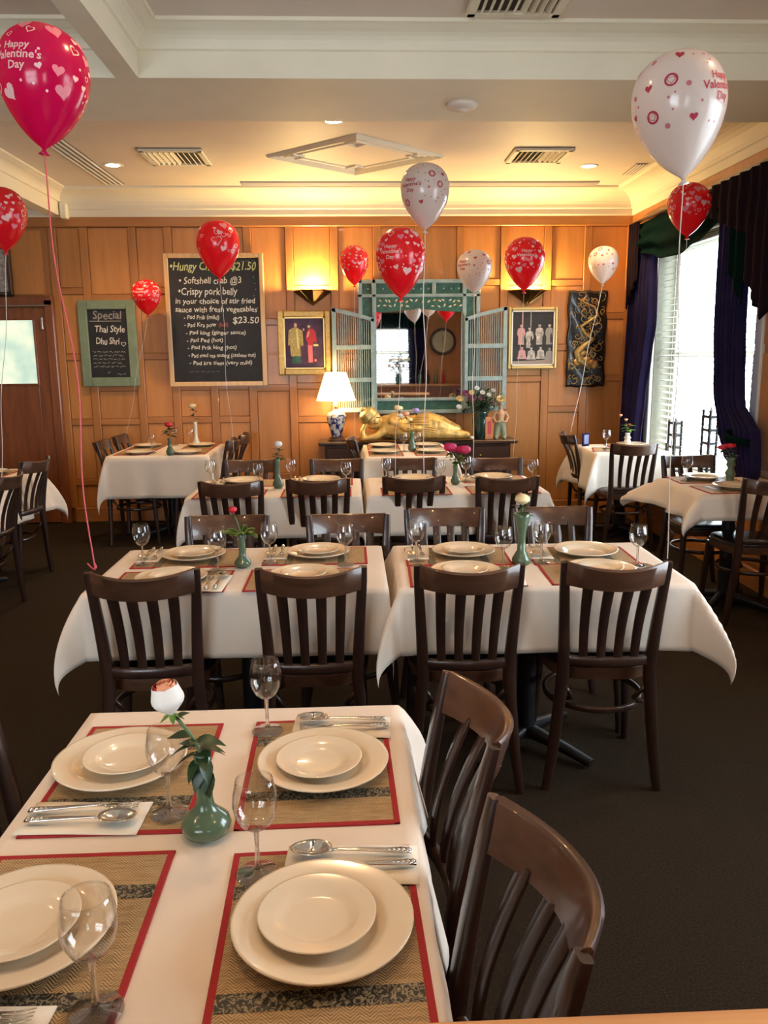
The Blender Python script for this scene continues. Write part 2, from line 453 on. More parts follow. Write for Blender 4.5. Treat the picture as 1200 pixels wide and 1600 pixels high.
# --- timber panelling of the back wall
def pbox(name, x0, x1, z0, z1, y, d, mat, parent, b=.004):
    o = MB().cbox((0, 0, 0), (x1-x0, d, z1-z0), b).build(name, mat, parent, loc=((x0+x1)/2, y, (z0+z1)/2)); return o
cols = [(-2.70, -2.42, [2.16, 1.56, .95, .37]), (-2.42, -1.98, [2.10, 1.27, .95]), (-1.98, -1.655, [2.16, 1.56, .96, .40]),
        (-1.655, -1.295, [2.10, 1.27, .96]), (-1.295, -.93, [2.16, 1.27, .96]), (-.93, -.545, [1.87, 1.255, .40]),
        (-.545, -.13, [2.17, 1.27, .95]), (-.13, .27, [1.95, 1.54, .40]), (.27, .665, [2.20, 1.30, .96]), (.665, 1.056, [2.16, 1.54, .96]),
        (1.056, 1.467, [2.22, 1.27, .60]), (1.467, 1.879, [2.16, 1.315, .50]), (1.879, 2.257, [2.21, 1.61, 1.02]), (2.257, 2.69, [1.90, 1.315, .55])]
SW = .072
YB = WY+.01
for (x0, x1, rails) in cols:
    zs = [.14]+sorted(rails)+[2.74]
    for i in range(len(zs)-1):
        z0 = zs[i]+(.045 if i else 0); z1 = zs[i+1]-(.012 if i < len(zs)-2 else 0)
        pbox('panel', x0+SW/2+.004, x1-SW/2-.004, z0+.004, z1-.004, YB-.004, .012, 'panel_wood', wall_back, .003)
    for z in rails: pbox('rail', x0+SW/2, x1-SW/2, z-.012, z+.045, YB-.010, .026, 'rail_wood', wall_back, .004)
for x in sorted({c[0] for c in cols}|{2.69}):
    xx = min(x, 2.69-SW/2+.01)
    pbox('stile', xx-SW/2, xx+SW/2, .14, 2.74, YB-.012, .028, 'stile_wood', wall_back, .004)
pbox('top_rail', -5.0, 2.69, 2.74, 2.835, YB-.018, .05, 'rail_wood', wall_back, .006)
for (x0, x1, zz) in [(-3.75, -3.3, 2.12), (-3.3, -2.77, 2.12), (-4.2, -3.75, .14), (-4.65, -4.2, .14), (-5.0, -4.65, .14)]:
    pbox('panel', x0+.04, x1-.04, zz+.03, 2.72, YB-.004, .012, 'panel_wood', wall_back, .003)
struct('baseboard_back', MB().cbox((-.01, YB-.02, .07), (5.36, .035, .14), .006), 'rail_wood')
struct('baseboard_left', MB().cbox((LX+.015, (WY+BY)/2, .07), (.03, WY-BY-.1, .14), .006), 'rail_wood')
# right wall strip above and beside the window
def rbox(name, y0, y1, z0, z1, mat, d=.02, xo=0): 
    return MB().cbox((0, 0, 0), (d, y1-y0, z1-z0), .004).build(name, mat, wall_right, loc=(RX-.004-xo, (y0+y1)/2, (z0+z1)/2))
y = WY-.03
for i in range(23):
    y1 = y-.40
    if y1 < BY: break
    inwin = any(a-.1 < (y+y1)/2 < b+.1 for a, b, _, _ in WIN)
    if inwin: rbox('panel', y1+.035, y-.035, 2.60, 2.73, 'panel_wood', .012)
    else:
        for z0, z1 in ((.16, .8), (.86, 1.55), (1.61, 2.2), (2.26, 2.73)): rbox('panel', y1+.035, y-.035, z0, z1, 'panel_wood', .012)
        rbox('stile', y1-.03, y1+.03, .14, 2.74, 'stile_wood', .03)
    if inwin: rbox('stile', y1-.03, y1+.03, 2.58, 2.74, 'stile_wood', .03)
    y = y1
rbox('top_rail', BY, WY-.03, 2.74, 2.835, 'rail_wood', .05)
struct('baseboard_right', MB().cbox((RX-.02, (WY+BY)/2, .07), (.03, WY-BY-.1, .14), .006), 'rail_wood')

# --- ceiling beams and cornices
def extrude_x(mb, prof, x0, x1):
    n = len(prof); vs = [(x0, y, z) for y, z in prof]+[(x1, y, z) for y, z in prof]
    fs = [(i, (i+1) % n, (i+1) % n+n, i+n) for i in range(n)]+[tuple(range(n))[::-1], tuple(range(n, 2*n))]
    return mb.add(vs, fs)
def extrude_y(mb, prof, y0, y1):
    n = len(prof); vs = [(x, y0, z) for x, z in prof]+[(x, y1, z) for x, z in prof]
    fs = [(i, (i+1) % n, (i+1) % n+n, i+n) for i in range(n)]+[tuple(range(n))[::-1], tuple(range(n, 2*n))]
    return mb.add(vs, fs)
def beam_prof(a, b):   # a<b faces, crown moulding on both sides
    l = [(a, BZ), (b, BZ), (b, 2.945), (b+.012, 2.95)]
    for i in range(1, 6): t = i/6*pi/2; l.append((b+.012+.085*(1-cos(t)), 2.95+.072*sin(t)))
    l += [(b+.10, 3.03), (b+.115, 3.034), (b+.115, CZ+.01), (a-.115, CZ+.01), (a-.115, 3.034), (a-.10, 3.03)]
    for i in range(5, 0, -1): t = i/6*pi/2; l.append((a-.012-.085*(1-cos(t)), 2.95+.072*sin(t)))
    l += [(a-.012, 2.95), (a, 2.945)]
    return l
struct('trim_1', extrude_x(MB(), beam_prof(4.06, 4.75), LX, RX), 'cream_paint')
struct('trim_2', extrude_y(MB(), beam_prof(-1.06, -.955), BY, 4.06), 'cream_paint')
struct('trim_3', extrude_y(MB(), beam_prof(-2.70, -2.59), 4.7, WY), 'cream_paint')
struct('trim_10', MB().cbox((-2.55, WY-.06, 2.87), (.06, .1, .13), .008), 'cream_paint')
struct('trim_4', extrude_x(MB(), beam_prof(-.9, -.2), LX, RX), 'cream_paint')
def cornice_prof(w, s):   # w wall coord, s = -1 if the room is on the smaller side
    l = [(w, 2.825), (w+s*.035, 2.825), (w+s*.04, 2.84), (w+s*.04, 2.885), (w+s*.055, 2.892)]
    for i in range(1, 7): t = i/7*pi/2; l.append((w+s*(.055+.16*(1-cos(t))), 2.892+.13*sin(t)))
    l += [(w+s*.23, 3.025), (w+s*.245, 3.035), (w+s*.245, CZ+.01), (w, CZ+.01)]
    return l
struct('trim_5', extrude_x(MB(), cornice_prof(WY, -1), LX, RX), 'cream_paint')
struct('trim_6', extrude_y(MB(), cornice_prof(RX, -1), BY, WY), 'cream_paint')
struct('trim_7', extrude_y(MB(), cornice_prof(LX, 1), BY, WY), 'cream_paint')
struct('trim_8', extrude_x(MB(), cornice_prof(BY, 1), LX, RX), 'cream_paint')

# --- slot diffusers in the ceiling (long metal strips)
def slot(name, label, x0, y0, x1, y1, w):
    L_ = hypot(x1-x0, y1-y0); a = atan2(y1-y0, x1-x0)
    t = thing(name, label, 'air diffuser', ((x0+x1)/2, (y0+y1)/2, CZ), a)
    MB().cbox((0, 0, -.002), (L_, w, .006), .002).build('backing', 'photo_floor', t)
    k = 4
    for i in range(k): MB().cbox((0, -w/2+w*(i+.5)/k, -.010), (L_, w/k*.32, .014), .003).build('blade', 'silver_grille', t)
slot('slot_diffuser', 'long slot diffuser along the ceiling above the back wall', -.92, 7.42, 2.22, 7.42, .14)
slot('slot_diffuser', 'slot diffuser running along the left ceiling beam', -2.03, 5.9, -2.01, 7.45, .17)
slot('slot_diffuser', 'short slot diffuser beside the right ceiling downlight', 2.36, 6.7, 2.38, 7.1, .10)
# --- square air grilles
def vent(label, x, y, w, d, g='ceiling air grilles'):
    t = thing('air_vent', label, 'vent', (x, y, CZ), 0, g)
    MB().box((0, 0, -.003), (w, d, .006)).build('backing', 'grille_dark', t)
    f = MB()
    for sx in (-1, 1): f.cbox((sx*(w/2-.02), 0, -.012), (.045, d, .02), .005)
    for sy in (-1, 1): f.cbox((0, sy*(d/2-.02), -.012), (w, .045, .02), .005)
    f.build('frame', 'cream_paint', t)
    n = 9
    for i in range(n):
        MB().box((0, 0, 0), (.006, d-.09, .032)).build('slat', 'cream_paint', t, loc=(-w/2+.05+(w-.1)*(i+.5)/n, 0, -.014), rot=(0, radians(38 if i < n/2 else -38), 0))
vent('square louvred ceiling vent at left, above the chalkboards', -1.28, 6.47, .46, .46)
vent('square louvred ceiling vent at right, near the right downlight', 1.46, 6.42, .44, .42)
vent('big louvred ceiling vent cut by the photo top edge', .75, 3.63, .42, .52)
# --- downlights
def downlight(label, x, y, z=CZ, p=60, visible=True):
    t = thing('downlight', label, 'light', (x, y, z), 0, 'recessed ceiling downlights')
    MB().lathe([(.052, 0), (.052, -.004), (.075, -.006), (.08, -.001), (.08, 0)], 24).build('trim_ring', 'cream_paint', t, smooth=True)
    MB().lathe([(.052, -.003), (.052, -.002)], 24).build('lamp', 'lamp_disc', t)
    light('downlight_beam', 'SPOT', (x, y, z-.02), p, WARM if p > 40 else (1.0, .52, .20), .05, (0, 0, 0), radians(135), .8)
downlight('lit downlight nearest the big ceiling beam, above the chairs', -.08, 5.55)
downlight('lit downlight at left between slot diffuser and vent', -1.83, 6.76)
downlight('lit downlight at right behind the big white balloon', 1.95, 6.79)
for (x, y, s_) in [(-.25, 2.7, 'above the middle tables, over the photo top edge'), (1.7, 2.5, 'right of the big vent, outside the photo'), (-2.4, 2.6, 'in the left ceiling bay, outside the photo'),
                   (-.2, .75, 'straight above the nearest table, outside the photo'), (1.7, .6, 'right of the viewer, outside the photo'), (-2.4, .6, 'left of the viewer, outside the photo'), (-3.9, 5.6, 'over the door bay, left of the photo')]:
    downlight('lit downlight '+s_, x, y, CZ, 25)
# --- smoke detector on beam underside
t = thing('smoke_detector', 'flat round smoke detector under the big ceiling beam', 'detector', (.60, 4.44, BZ))
MB().lathe([(.0001, -.028), (.05, -.027), (.075, -.018), (.085, 0)], 28).build('body', 'ceiling_paint', t, smooth=True)
MB().lathe([(.0001, -.034), (.028, -.032), (.03, -.026)], 20).build('sensor', 'ceiling_paint', t, smooth=True)
# --- rhombic plaster moulding in the ceiling
t = thing('ceiling_rose', 'diamond shaped plaster moulding on the ceiling', 'ceiling ornament', (.07, 6.45, CZ))
def dia(hx, hy, w, h, mb):
    P = [(-hx, 0), (0, -hy), (hx, 0), (0, hy)]; Q = [(-hx+w*1.5, 0), (0, -hy+w), (hx-w*1.5, 0), (0, hy-w)]
    for i in range(4):
        j = (i+1) % 4
        a, b, c, d = P[i], P[j], Q[j], Q[i]
        m1 = ((a[0]+d[0])/2, (a[1]+d[1])/2); m2 = ((b[0]+c[0])/2, (b[1]+c[1])/2)
        mb.add([(*a, 0), (*b, 0), (*m2, -h), (*m1, -h), (*c, 0), (*d, 0)], [(0, 1, 2, 3), (3, 2, 4, 5)])
    return mb
dia(.68, .60, .028, .020, MB()).build('outer_moulding', 'cream_paint', t)
dia(.60, .52, .018, .012, MB()).build('middle_moulding', 'cream_paint', t)
dia(.50, .42, .016, .010, MB()).build('inner_moulding', 'cream_paint', t)
for sx, sy in ((0, -1), (0, 1), (-1, 0), (1, 0)):
    dia(.085, .085, .014, .014, MB()).build('corner_diamond', 'cream_paint', t, loc=(sx*.46, sy*.37, -.001))

def interp(tab, z):
    """tab: list of (z, value) sorted by z ascending"""
    if z <= tab[0][0]: return tab[0][1]
    for (a, va), (b, vb) in zip(tab, tab[1:]):
        if z <= b:
            t = (z-a)/(b-a); t = t*t*(3-2*t); return va+(vb-va)*t
    return tab[-1][1]
# ------------------------------------------------------------------ windows, blinds, curtains
def window(name, y0, y1, z0, z1, blind_label):
    w = empty_struct(name)
    f = MB(); X = RX+.20
    for yy in (y0+.03, y1-.03): f.cbox((X, yy, (z0+z1)/2), (.06, .06, z1-z0), .006)
    for zz in (z0+.03, z1-.03): f.cbox((X, (y0+y1)/2, zz), (.06, y1-y0, .06), .006)
    f.cbox((X, (y0+y1)/2, z0+(z1-z0)*.52), (.05, y1-y0, .05), .006)
    f.build('window_frame', 'white_frame', w)
    MB().box((X, (y0+y1)/2, (z0+z1)/2), (.006, y1-y0-.1, z1-z0-.1)).build('pane', 'pane_glass', w)
    MB().cbox((RX+.10, (y0+y1)/2, z0-.012), (.30, y1-y0+.02, .03), .006).build('window_sill', 'white_frame', w)
    c = MB()
    for s, yy in ((1, y0), (-1, y1)): c.cbox((RX-.012, yy-s*.04, (z0+z1)/2), (.03, .09, z1-z0+.16), .006)
    c.cbox((RX-.012, (y0+y1)/2, z1+.04), (.03, y1-y0, .09), .006)
    c.build('window_casing', 'white_frame', w)
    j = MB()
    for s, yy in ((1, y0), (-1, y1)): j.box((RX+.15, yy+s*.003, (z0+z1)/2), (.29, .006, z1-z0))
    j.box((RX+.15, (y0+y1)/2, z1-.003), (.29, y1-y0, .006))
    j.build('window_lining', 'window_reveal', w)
    b = thing('venetian_blind', blind_label, 'blind', (RX+.075, (y0+y1)/2, z1-.02))
    MB().cbox((0, 0, -.005), (.05, y1-y0-.04, .04), .004).build('head_rail', 'blind_slat', b)
    me = MB().cbox((0, 0, 0), (.047, y1-y0-.05, .003), .001).mesh('slat', 'blind_slat')
    n = int((z1-z0-.10)/.053)
    for i in range(n): link_obj('slat', me, b, (0, 0, -.05-i*.053), (0, radians(-14), 0))
    MB().cbox((0, 0, -.05-n*.053), (.045, y1-y0-.05, .018), .004).build('bottom_rail', 'blind_slat', b)
    for s in (-.38, 0, .38):
        MB().box((0, s*(y1-y0), -(z1-z0)/2), (.003, .003, z1-z0-.1)).build('cord', 'blind_slat', b)
    light(name+'_portal', 'AREA', (RX+.28, (y0+y1)/2, (z0+z1)/2), 1, (1, 1, 1), y1-y0, (0, radians(90), 0), sy=z1-z0, portal=True)
    return w
window('window_1', *WIN[0], 'cream venetian blind over the bright window at right')
window('window_2', *WIN[1], 'cream venetian blind on the window out of the picture at right')
# rear window and its blind, seen in the wall mirror
for nm, B0, B1, lab in (('window_3', A0, A1, 'pale venetian blind reflected in the wall mirror'), ('window_4', E0, E1, 'venetian blind on the window behind the viewer, outside the photo')):
    w3 = empty_struct(nm)
    f = MB()
    for xx in (B0+.03, B1-.03): f.cbox((xx, BY-.12, 1.65), (.06, .06, 1.5), .006)
    for zz in (.93, 1.65, 2.37): f.cbox(((B0+B1)/2, BY-.12, zz), (B1-B0, .06, .06), .006)
    f.build('window_frame', 'white_frame', w3)
    MB().box(((B0+B1)/2, BY-.12, 1.65), (B1-B0-.1, .006, 1.4)).build('pane', 'pane_glass', w3)
    light(nm+'_portal', 'AREA', ((B0+B1)/2, BY-.19, 1.65), 1, (1, 1, 1), B1-B0, (radians(90), 0, 0), sy=1.5, portal=True)
    b = thing('venetian_blind', lab, 'blind', ((B0+B1)/2, BY-.04, 2.38))
    me = MB().cbox((0, 0, 0), (B1-B0-.04, .045, .003), .001).mesh('slat', 'blind_slat')
    for i in range(25): link_obj('slat', me, b, (0, 0, -.05-i*.055), (radians(52 if nm == 'window_3' else 12), 0, 0))

def curtain(name, label, xw, edgeA, edgeB, z0, z1, pleats, amp, mat, nu=110, nv=30, axis='y', ph=0.0, drift=0.0):
    def fn(u, v):
        z = z0+(z1-z0)*v
        a, b_ = interp(edgeA, z), interp(edgeB, z)
        w = a+(b_-a)*u
        am = amp*(.75+.25*sin(3*v+ph))
        d = am*sin(2*pi*pleats*u+ph+.7*sin(2.3*v+ph)) + .3*am*sin(2*pi*pleats*2.3*u+1+v*2)
        x = (interp(xw, z) if isinstance(xw, list) else xw)+d
        return (x, w, z) if axis == 'y' else (w, x, z)
    o = MB().grid(fn, nu, nv).build(name, mat, smooth=True)
    solidify(o, .006, 0); return tag(o, label, 'curtain')
XC = 2.565
curtain('curtain', 'long dark navy curtain at the left side of the window', XC,
        [(.35, 7.12), (.8, 7.05), (1.2, 7.00), (1.55, 6.90), (1.84, 6.83), (2.4, 6.86), (2.62, 6.86)],
        [(.35, 7.50), (.8, 7.47), (1.2, 7.45), (1.6, 7.42), (2.1, 7.40), (2.62, 7.26)], .35, 2.62, 7, .030, 'navy_velvet')
curtain('curtain', 'dark navy curtain at the right side of the window, gathered and tied back', 2.56,
        [(.60, 5.05), (.80, 4.92), (1.04, 4.95), (1.24, 5.19), (1.44, 5.215), (1.77, 5.24), (2.6, 5.27)],
        [(.60, 5.10), (.78, 5.22), (.90, 5.40), (1.05, 5.50), (1.34, 5.60), (1.78, 5.65), (2.2, 5.66), (2.62, 5.665)], .60, 2.62, 7, .022, 'navy_velvet', ph=1)
t = MB()
def tieb(u, v):
    a = 2*pi*u; return (2.535+.075*cos(a), 5.10+.13*sin(a)+.02, .985+.05*v+.02*sin(a))
o = t.grid(tieb, 24, 2).build('curtain_tieback', 'green_satin', smooth=True); solidify(o, .006, 0); tag(o, 'dark tieback band around the right window curtain', 'tieback')
# curtains framing the rear window (seen in the mirror)
curtain('curtain', 'dark curtain right of the window seen in the mirror', BY+.10, [(.3, 1.24), (2.6, 1.20)], [(.3, 1.56), (2.6, 1.56)], .3, 2.6, 6, .03, 'navy_velvet', axis='x')
curtain('curtain', 'dark pelmet curtain above the window seen in the mirror', BY+.16, [(2.1, .2), (2.7, .2)], [(2.1, 1.58), (2.7, 1.58)], 2.12, 2.45, 12, .03, 'green_satin', axis='x', nv=8)
# swag and tails of the pelmet
pel = thing('pelmet', 'dark green swagged pelmet with black fringed tails above the window', 'pelmet', (0, 0, 0))
def swag(yA, yB, ztop, bott, depth, nu=48, nv=26):
    def fn(u, v):   # u along the window, v 0 top .. 1 bottom
        y = yA+(yB-yA)*u; zb = interp(bott, y)
        z = ztop+(zb-ztop)*v
        env = sin(pi*min(max(u, .02), .98))
        fold = sin(v*pi*5.0+1.2*env)*.016*(.4+v)
        return (2.545-depth*sin(pi*v*.8)*(.3+.7*env)+fold, y, z)
    return MB().grid(fn, nu, nv)
o = swag(5.60, 7.26, 2.665, [(5.60, 2.44), (5.92, 2.345), (6.18, 2.29), (6.5, 2.30), (6.84, 2.375), (7.06, 2.405), (7.26, 2.42)], .07).build('swag', 'green_satin', pel, smooth=True); solidify(o, .006, 0)
def tail(yA, yB, z0f, mat, amp=.012, n=4, X=2.50, ph=0):
    def fn(u, v):
        y = yA+(yB-yA)*u; z0 = z0f(u); z = 2.675+(z0-2.675)*v
        return (X+amp*sin(2*pi*n*u+ph)+.2*amp*sin(9*v), y, z)
    o = MB().grid(fn, 80, 18).build('tail', mat, pel, smooth=True); solidify(o, .006, 0); return o
tail(7.12, 7.34, lambda u: 2.20-.25*u, 'aubergine_velvet', ph=.5)
tail(5.17, 5.70, lambda u: 2.47-.18*(1-u), 'aubergine_velvet', n=4)
tail(5.22, 5.43, lambda u: 1.86+.25*u, 'green_satin', n=2, X=2.52)
tail(4.62, 5.17, lambda u: 2.05 - .30*(1-abs(u*2-1)), 'aubergine_velvet', n=5, ph=1)
tail(4.75, 5.08, lambda u: 1.75+.1*u, 'green_satin', n=3, X=2.53)
MB().cbox((2.60, 5.95, 2.69), (.14, 3.0, .03), .006).build('board', 'dark_wood', pel)
# black wire racks standing on the sill
def rack(label, y, h, w):
    t = thing('wire_rack', label, 'rack', (RX+.03, y, .565))
    f = MB()
    for sy in (-1, 1):
        for sx in (-1, 1): f.tube([(sx*.03, sy*w/2, 0), (sx*.03, sy*w/2, h)], .010, 6)
    f.build('upright', 'black_iron', t)
    for k in range(int(h/.10)+1):
        z = min(h-.02, .02+k*.10)
        MB().cbox((0, 0, 0), (.075, w+.01, .018), .003).build('shelf_bar', 'black_iron', t, loc=(0, 0, z))
    MB().tube([(0, 0, 0), (0, 0, h+.02)], .005, 6).build('middle_rod', 'black_iron', t)
rack('tall black ladder rack on the sill in the bright window', 5.97, .57, .12)
rack('shorter black rack on the sill beside the left curtain', 6.62, .44, .12)
t = thing('oil_bottle', 'dark bottle inside the shorter black window rack', 'bottle', (RX-.035, 6.62, .565))
MB().lathe([(.026, 0), (.028, .02), (.028, .14), (.012, .19), (.011, .25), (.0001, .255)], 16).build('body', 'counter_dark', t, smooth=True)

# ------------------------------------------------------------------ door in the back wall
d = empty_struct('door_1')
DX0, DX1 = -3.72, -2.80
m = MB(); yy = WY-.045
g = (-3.56, -2.912, 1.33, 1.925)
m.cbox(((DX0+g[0])/2, yy, 1.02), (g[0]-DX0, .045, 2.02), .004); m.cbox(((DX1+g[1])/2, yy, 1.02), (DX1-g[1], .045, 2.02), .004)
m.cbox(((g[0]+g[1])/2, yy, .67), (g[1]-g[0], .045, 1.32), .003); m.cbox(((g[0]+g[1])/2, yy, (g[3]+2.03)/2), (g[1]-g[0], .045, 2.03-g[3]), .003)
m.build('door_leaf', 'door_wood', d)
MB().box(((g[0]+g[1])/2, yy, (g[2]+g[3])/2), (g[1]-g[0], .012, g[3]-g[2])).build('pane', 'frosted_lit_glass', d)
f = MB()
for z in (g[2], g[3]): f.cbox(((g[0]+g[1])/2, yy-.024, z), (g[1]-g[0]+.02, .012, .018), .003)
for x in (g[0], g[1]): f.cbox((x, yy-.024, (g[2]+g[3])/2), (.018, .012, g[3]-g[2]), .003)
f.build('glazing_bead', 'door_wood', d)
f = MB(); f.cbox((DX1+.035, WY-.035, 1.05), (.085, .09, 2.10), .008); f.cbox((DX0-.035, WY-.035, 1.05), (.085, .09, 2.10), .008)
f.cbox(((DX0+DX1)/2, WY-.035, 2.09), (DX1-DX0+.15, .09, .09), .008)
f.build('door_frame', 'door_wood', d)
MB().cbox((-3.25, WY-.085, 2.045), (.98, .015, .012), .003).build('closer_arm', 'hinge_metal', d)
f = MB(); f.cbox((-2.835, WY-.075, 1.885), (.022, .02, .11), .004); f.build('hinge', 'hinge_metal', d)
# dark framed board above the door, cut by the photo edge
t = thing('wall_frame', 'dark wooden frame above the door at the left photo edge', 'frame', (-3.24, WY-.03, 2.36))
f = MB()
for s in (-1, 1): f.cbox((s*.14, -.01, 0), (.035, .05, .44), .008); f.cbox((0, -.01, s*.205), (.31, .05, .035), .008)
f.build('frame', 'dark_wood', t); MB().box((0, 0, 0), (.25, .01, .38)).build('board', 'photo_grey', t)
f = MB().cbox((0, -.02, -.235), (.36, .06, .02), .006); f.build('ledge', 'dark_wood', t)

# ------------------------------------------------------------------ text helper
def text_mesh(txt, size, shear=0.0, bold=0.0, align='LEFT'):
    cu = bpy.data.curves.new('text', 'FONT'); cu.body = txt; cu.size = size; cu.shear = shear; cu.offset = bold
    cu.align_x = align; cu.resolution_u = 2; cu.fill_mode = 'FRONT'
    ob = bpy.data.objects.new('text_tmp', cu); S.collection.objects.link(ob)
    dg = bpy.context.evaluated_depsgraph_get(); dg.update()
    me = bpy.data.meshes.new_from_object(ob.evaluated_get(dg))
    vs = [v.co.copy() for v in me.vertices]; fs = [tuple(p.vertices) for p in me.polygons]
    S.collection.objects.unlink(ob); bpy.data.objects.remove(ob); bpy.data.meshes.remove(me)
    return vs, fs
def board_text(parent, lines, y, mats):
    """lines: (text, x, z, size, shear, width, material index)"""
    mb = MB()
    for (tx, x, z, size, sh, width, mi) in lines:
        vs, fs = text_mesh(tx, size, sh, .0006*size/.05)
        if not vs: continue
        w = max(v.x for v in vs); k = width/w if width else 1
        rr = random.Random(tx)
        ph = rr.random()*6
        mb.add([(x+v.x*k, y, z+v.y+.0035*sin(v.x*38+ph)+.002*sin(v.x*90)) for v in vs], fs, mi)
    return mb.build('chalk_writing', mats, parent, kind='stuff')
def squiggles(mb, x0, x1, z, h, y, rr, mi):
    x = x0
    while x < x1:
        wl = rr.uniform(.02, .05); n = max(4, int(wl/.006)); pts = []
        for i in range(n+1): pts.append((x+wl*i/n, y, z+rr.uniform(-h, h)))
        for a, b_ in zip(pts, pts[1:]):
            mb.add([(a[0], y, a[2]-.0013), (b_[0], y, b_[2]-.0013), (b_[0], y, b_[2]+.0013), (a[0], y, a[2]+.0013)], [(0, 1, 2, 3)], mi)
        x += wl+rr.uniform(.008, .016)
def board(name, label, x0, x1, z0, z1, fw, fmat, tilt=0):
    t = thing(name, label, 'chalkboard', ((x0+x1)/2, WY-.03, (z0+z1)/2))
    w, h = x1-x0, z1-z0
    for s in (-1, 1):
        MB().cbox((s*(w/2-fw/2), -.008, 0), (fw, .035, h), .005).build('frame_side', fmat, t)
        MB().cbox((0, -.008, s*(h/2-fw/2)), (w-2*fw, .035, fw), .005).build('frame_rail', fmat, t)
    MB().box((0, 0, 0), (w-fw, .012, h-fw)).build('slate', 'slate', t)
    return t
# big menu board
bt = board('menu_board', 'big chalk menu board in a pine frame', -1.70, -.785, 1.295, 2.505, .042, 'frame_pine')
bx, bz = -1.2425, 1.90
H = [('•Hungy Chick & $21.50', -.41, .455, .105, .25, .80, 1), ('• Softshell crab @3', -.33, .335, .085, .12, .58, 0), ('•Crispy pork belly', -.34, .235, .092, .1, .55, 0),
     ('in your choice of stir fried', -.37, .155, .07, .1, .74, 0), ('sauce with fresh vegetables', -.375, .08, .07, .1, .76, 0),
     ('- Pad Prik (mild)', -.30, .015, .055, .1, .33, 0), ('$23.50', .15, -.025, .085, .1, .25, 0), ('- Pad Kra pow', -.30, -.055, .055, .1, .30, 0), ('(hot)', .02, -.055, .055, .1, .09, 2),
     ('- Pad king (ginger sauce)', -.29, -.125, .052, .1, .56, 0), ('- Pad Ped (hot)', -.285, -.195, .052, .1, .34, 0), ('- Pad Prik king (hot)', -.28, -.262, .052, .1, .46, 0),
     ('- Pad med ma muang (cashew nut)', -.275, -.335, .052, .1, .63, 0), ('- Pad kra tiem (very mild)', -.27, -.405, .052, .1, .59, 0)]
board_text(bt, H, -.0075, ['chalk_white', 'chalk_yellow', 'chalk_red'])
m = MB(); rr = random.Random(3); squiggles(m, .20, .38, .53, .010, -.0075, rr, 0); squiggles(m, -.27, .0, -.47, .006, -.0075, rr, 0)
for i in range(8): m.box((.375+rr.uniform(-.02, .02), -.0075, .50-i*.055), (.008, .001, .008), 0)
m.build('chalk_scribble', 'chalk_dim', bt)
# small specials board
gt = board('menu_board', 'small chalkboard in a wide sage green frame, left of the big menu', -2.51, -1.985, 1.305, 2.092, .082, 'green_paint')
board_text(gt, [('Special', -.135, .225, .105, .1, .27, 1), ('Thai Style', -.125, .105, .085, .15, .28, 0), ('Dhu Shri', -.12, -.005, .085, .12, .22, 0)], -.0075, ['chalk_white', 'chalk_dim'])
m = MB()
m.box((-.02, -.0075, .205), (.29, .001, .004), 0)
for i in range(5): squiggles(m, -.155, .13-.02*(i > 2), -.075-i*.034, .008, -.0075, rr, 0)
squiggles(m, -.03, .0, -.265, .014, -.0075, rr, 0); squiggles(m, .06, .13, -.28, .008, -.0075, rr, 0)
def heart2(s=1.0, n=20):
    o = []
    for i in range(n):
        a = 2*pi*i/n
        o.append((s*(16*sin(a)**3)/17, s*(13*cos(a)-5*cos(2*a)-2*cos(3*a)-cos(4*a))/17))
    return o
hp = heart2(.026); hq = heart2(.019); n = len(hp)
m.add([(.135+x, -.0075, -.005+z) for x, z in hp]+[(.135+x, -.0075, -.005+z) for x, z in hq], [(i, (i+1) % n, (i+1) % n+n, i+n) for i in range(n)], 0)
m.build('chalk_scribble', 'chalk_white', gt)

# ------------------------------------------------------------------ pictures
def pic_frame(name, label, x0, x1, z0, z1, fw, fmat, inner):
    t = thing(name, label, 'picture', ((x0+x1)/2, WY-.035, (z0+z1)/2)); w, h = x1-x0, z1-z0
    for s in (-1, 1):
        MB().cbox((s*(w/2-fw/2), -.008, 0), (fw, .04, h), .010).build('frame_side', fmat, t)
        MB().cbox((0, -.008, s*(h/2-fw/2)), (w-2*fw, .04, fw), .010).build('frame_rail', fmat, t)
    i = MB(); a, b_ = w/2-fw, h/2-fw
    for s in (-1, 1): i.box((s*(a-.006), -.012, 0), (.012, .02, 2*b_)); i.box((0, -.012, s*(b_-.006)), (2*a, .02, .012))
    i.build('slip', inner, t)
    return t, a, b_
def flat(mb, pts, mi, y=-.0075): mb.add([(x, y, z) for x, z in pts], [tuple(range(len(pts)))], mi)
def ell(cx, cz, rx, rz, n=12): return [(cx+rx*cos(2*pi*i/n), cz+rz*sin(2*pi*i/n)) for i in range(n)]
t, a, b_ = pic_frame('framed_portrait', 'gold framed picture of two robed figures, gold and red', -.675, -.175, 1.39, 1.985, .058, 'gold_frame', 'gold_bright')
m = MB(); m.box((0, 0, 0), (2*a, .012, 2*b_), 0)
flat(m, [(-.095, .145), (-.13, .13), (-.145, .10), (-.13, .02), (-.135, -.06), (-.128, -.12), (-.035, -.12), (-.04, -.04), (-.035, .02), (-.03, .11), (-.05, .135), (-.07, .145)], 1); flat(m, [(-.145, .12), (-.12, .13), (-.135, -.02), (-.155, -.02)], 1, -.0078)
flat(m, [(-.04, .13), (-.015, .11), (-.01, -.02), (-.03, -.03)], 1, -.0078); flat(m, [(-.075, .13), (-.06, .13), (-.05, -.05), (-.065, -.05)], 5, -.0082)
flat(m, ell(-.08, .165, .014, .02), 4); flat(m, ell(-.005, .125, .008, .012), 4)
flat(m, [(-.115, -.12), (-.04, -.12), (-.03, -.19), (-.125, -.19)], 6, -.0076)
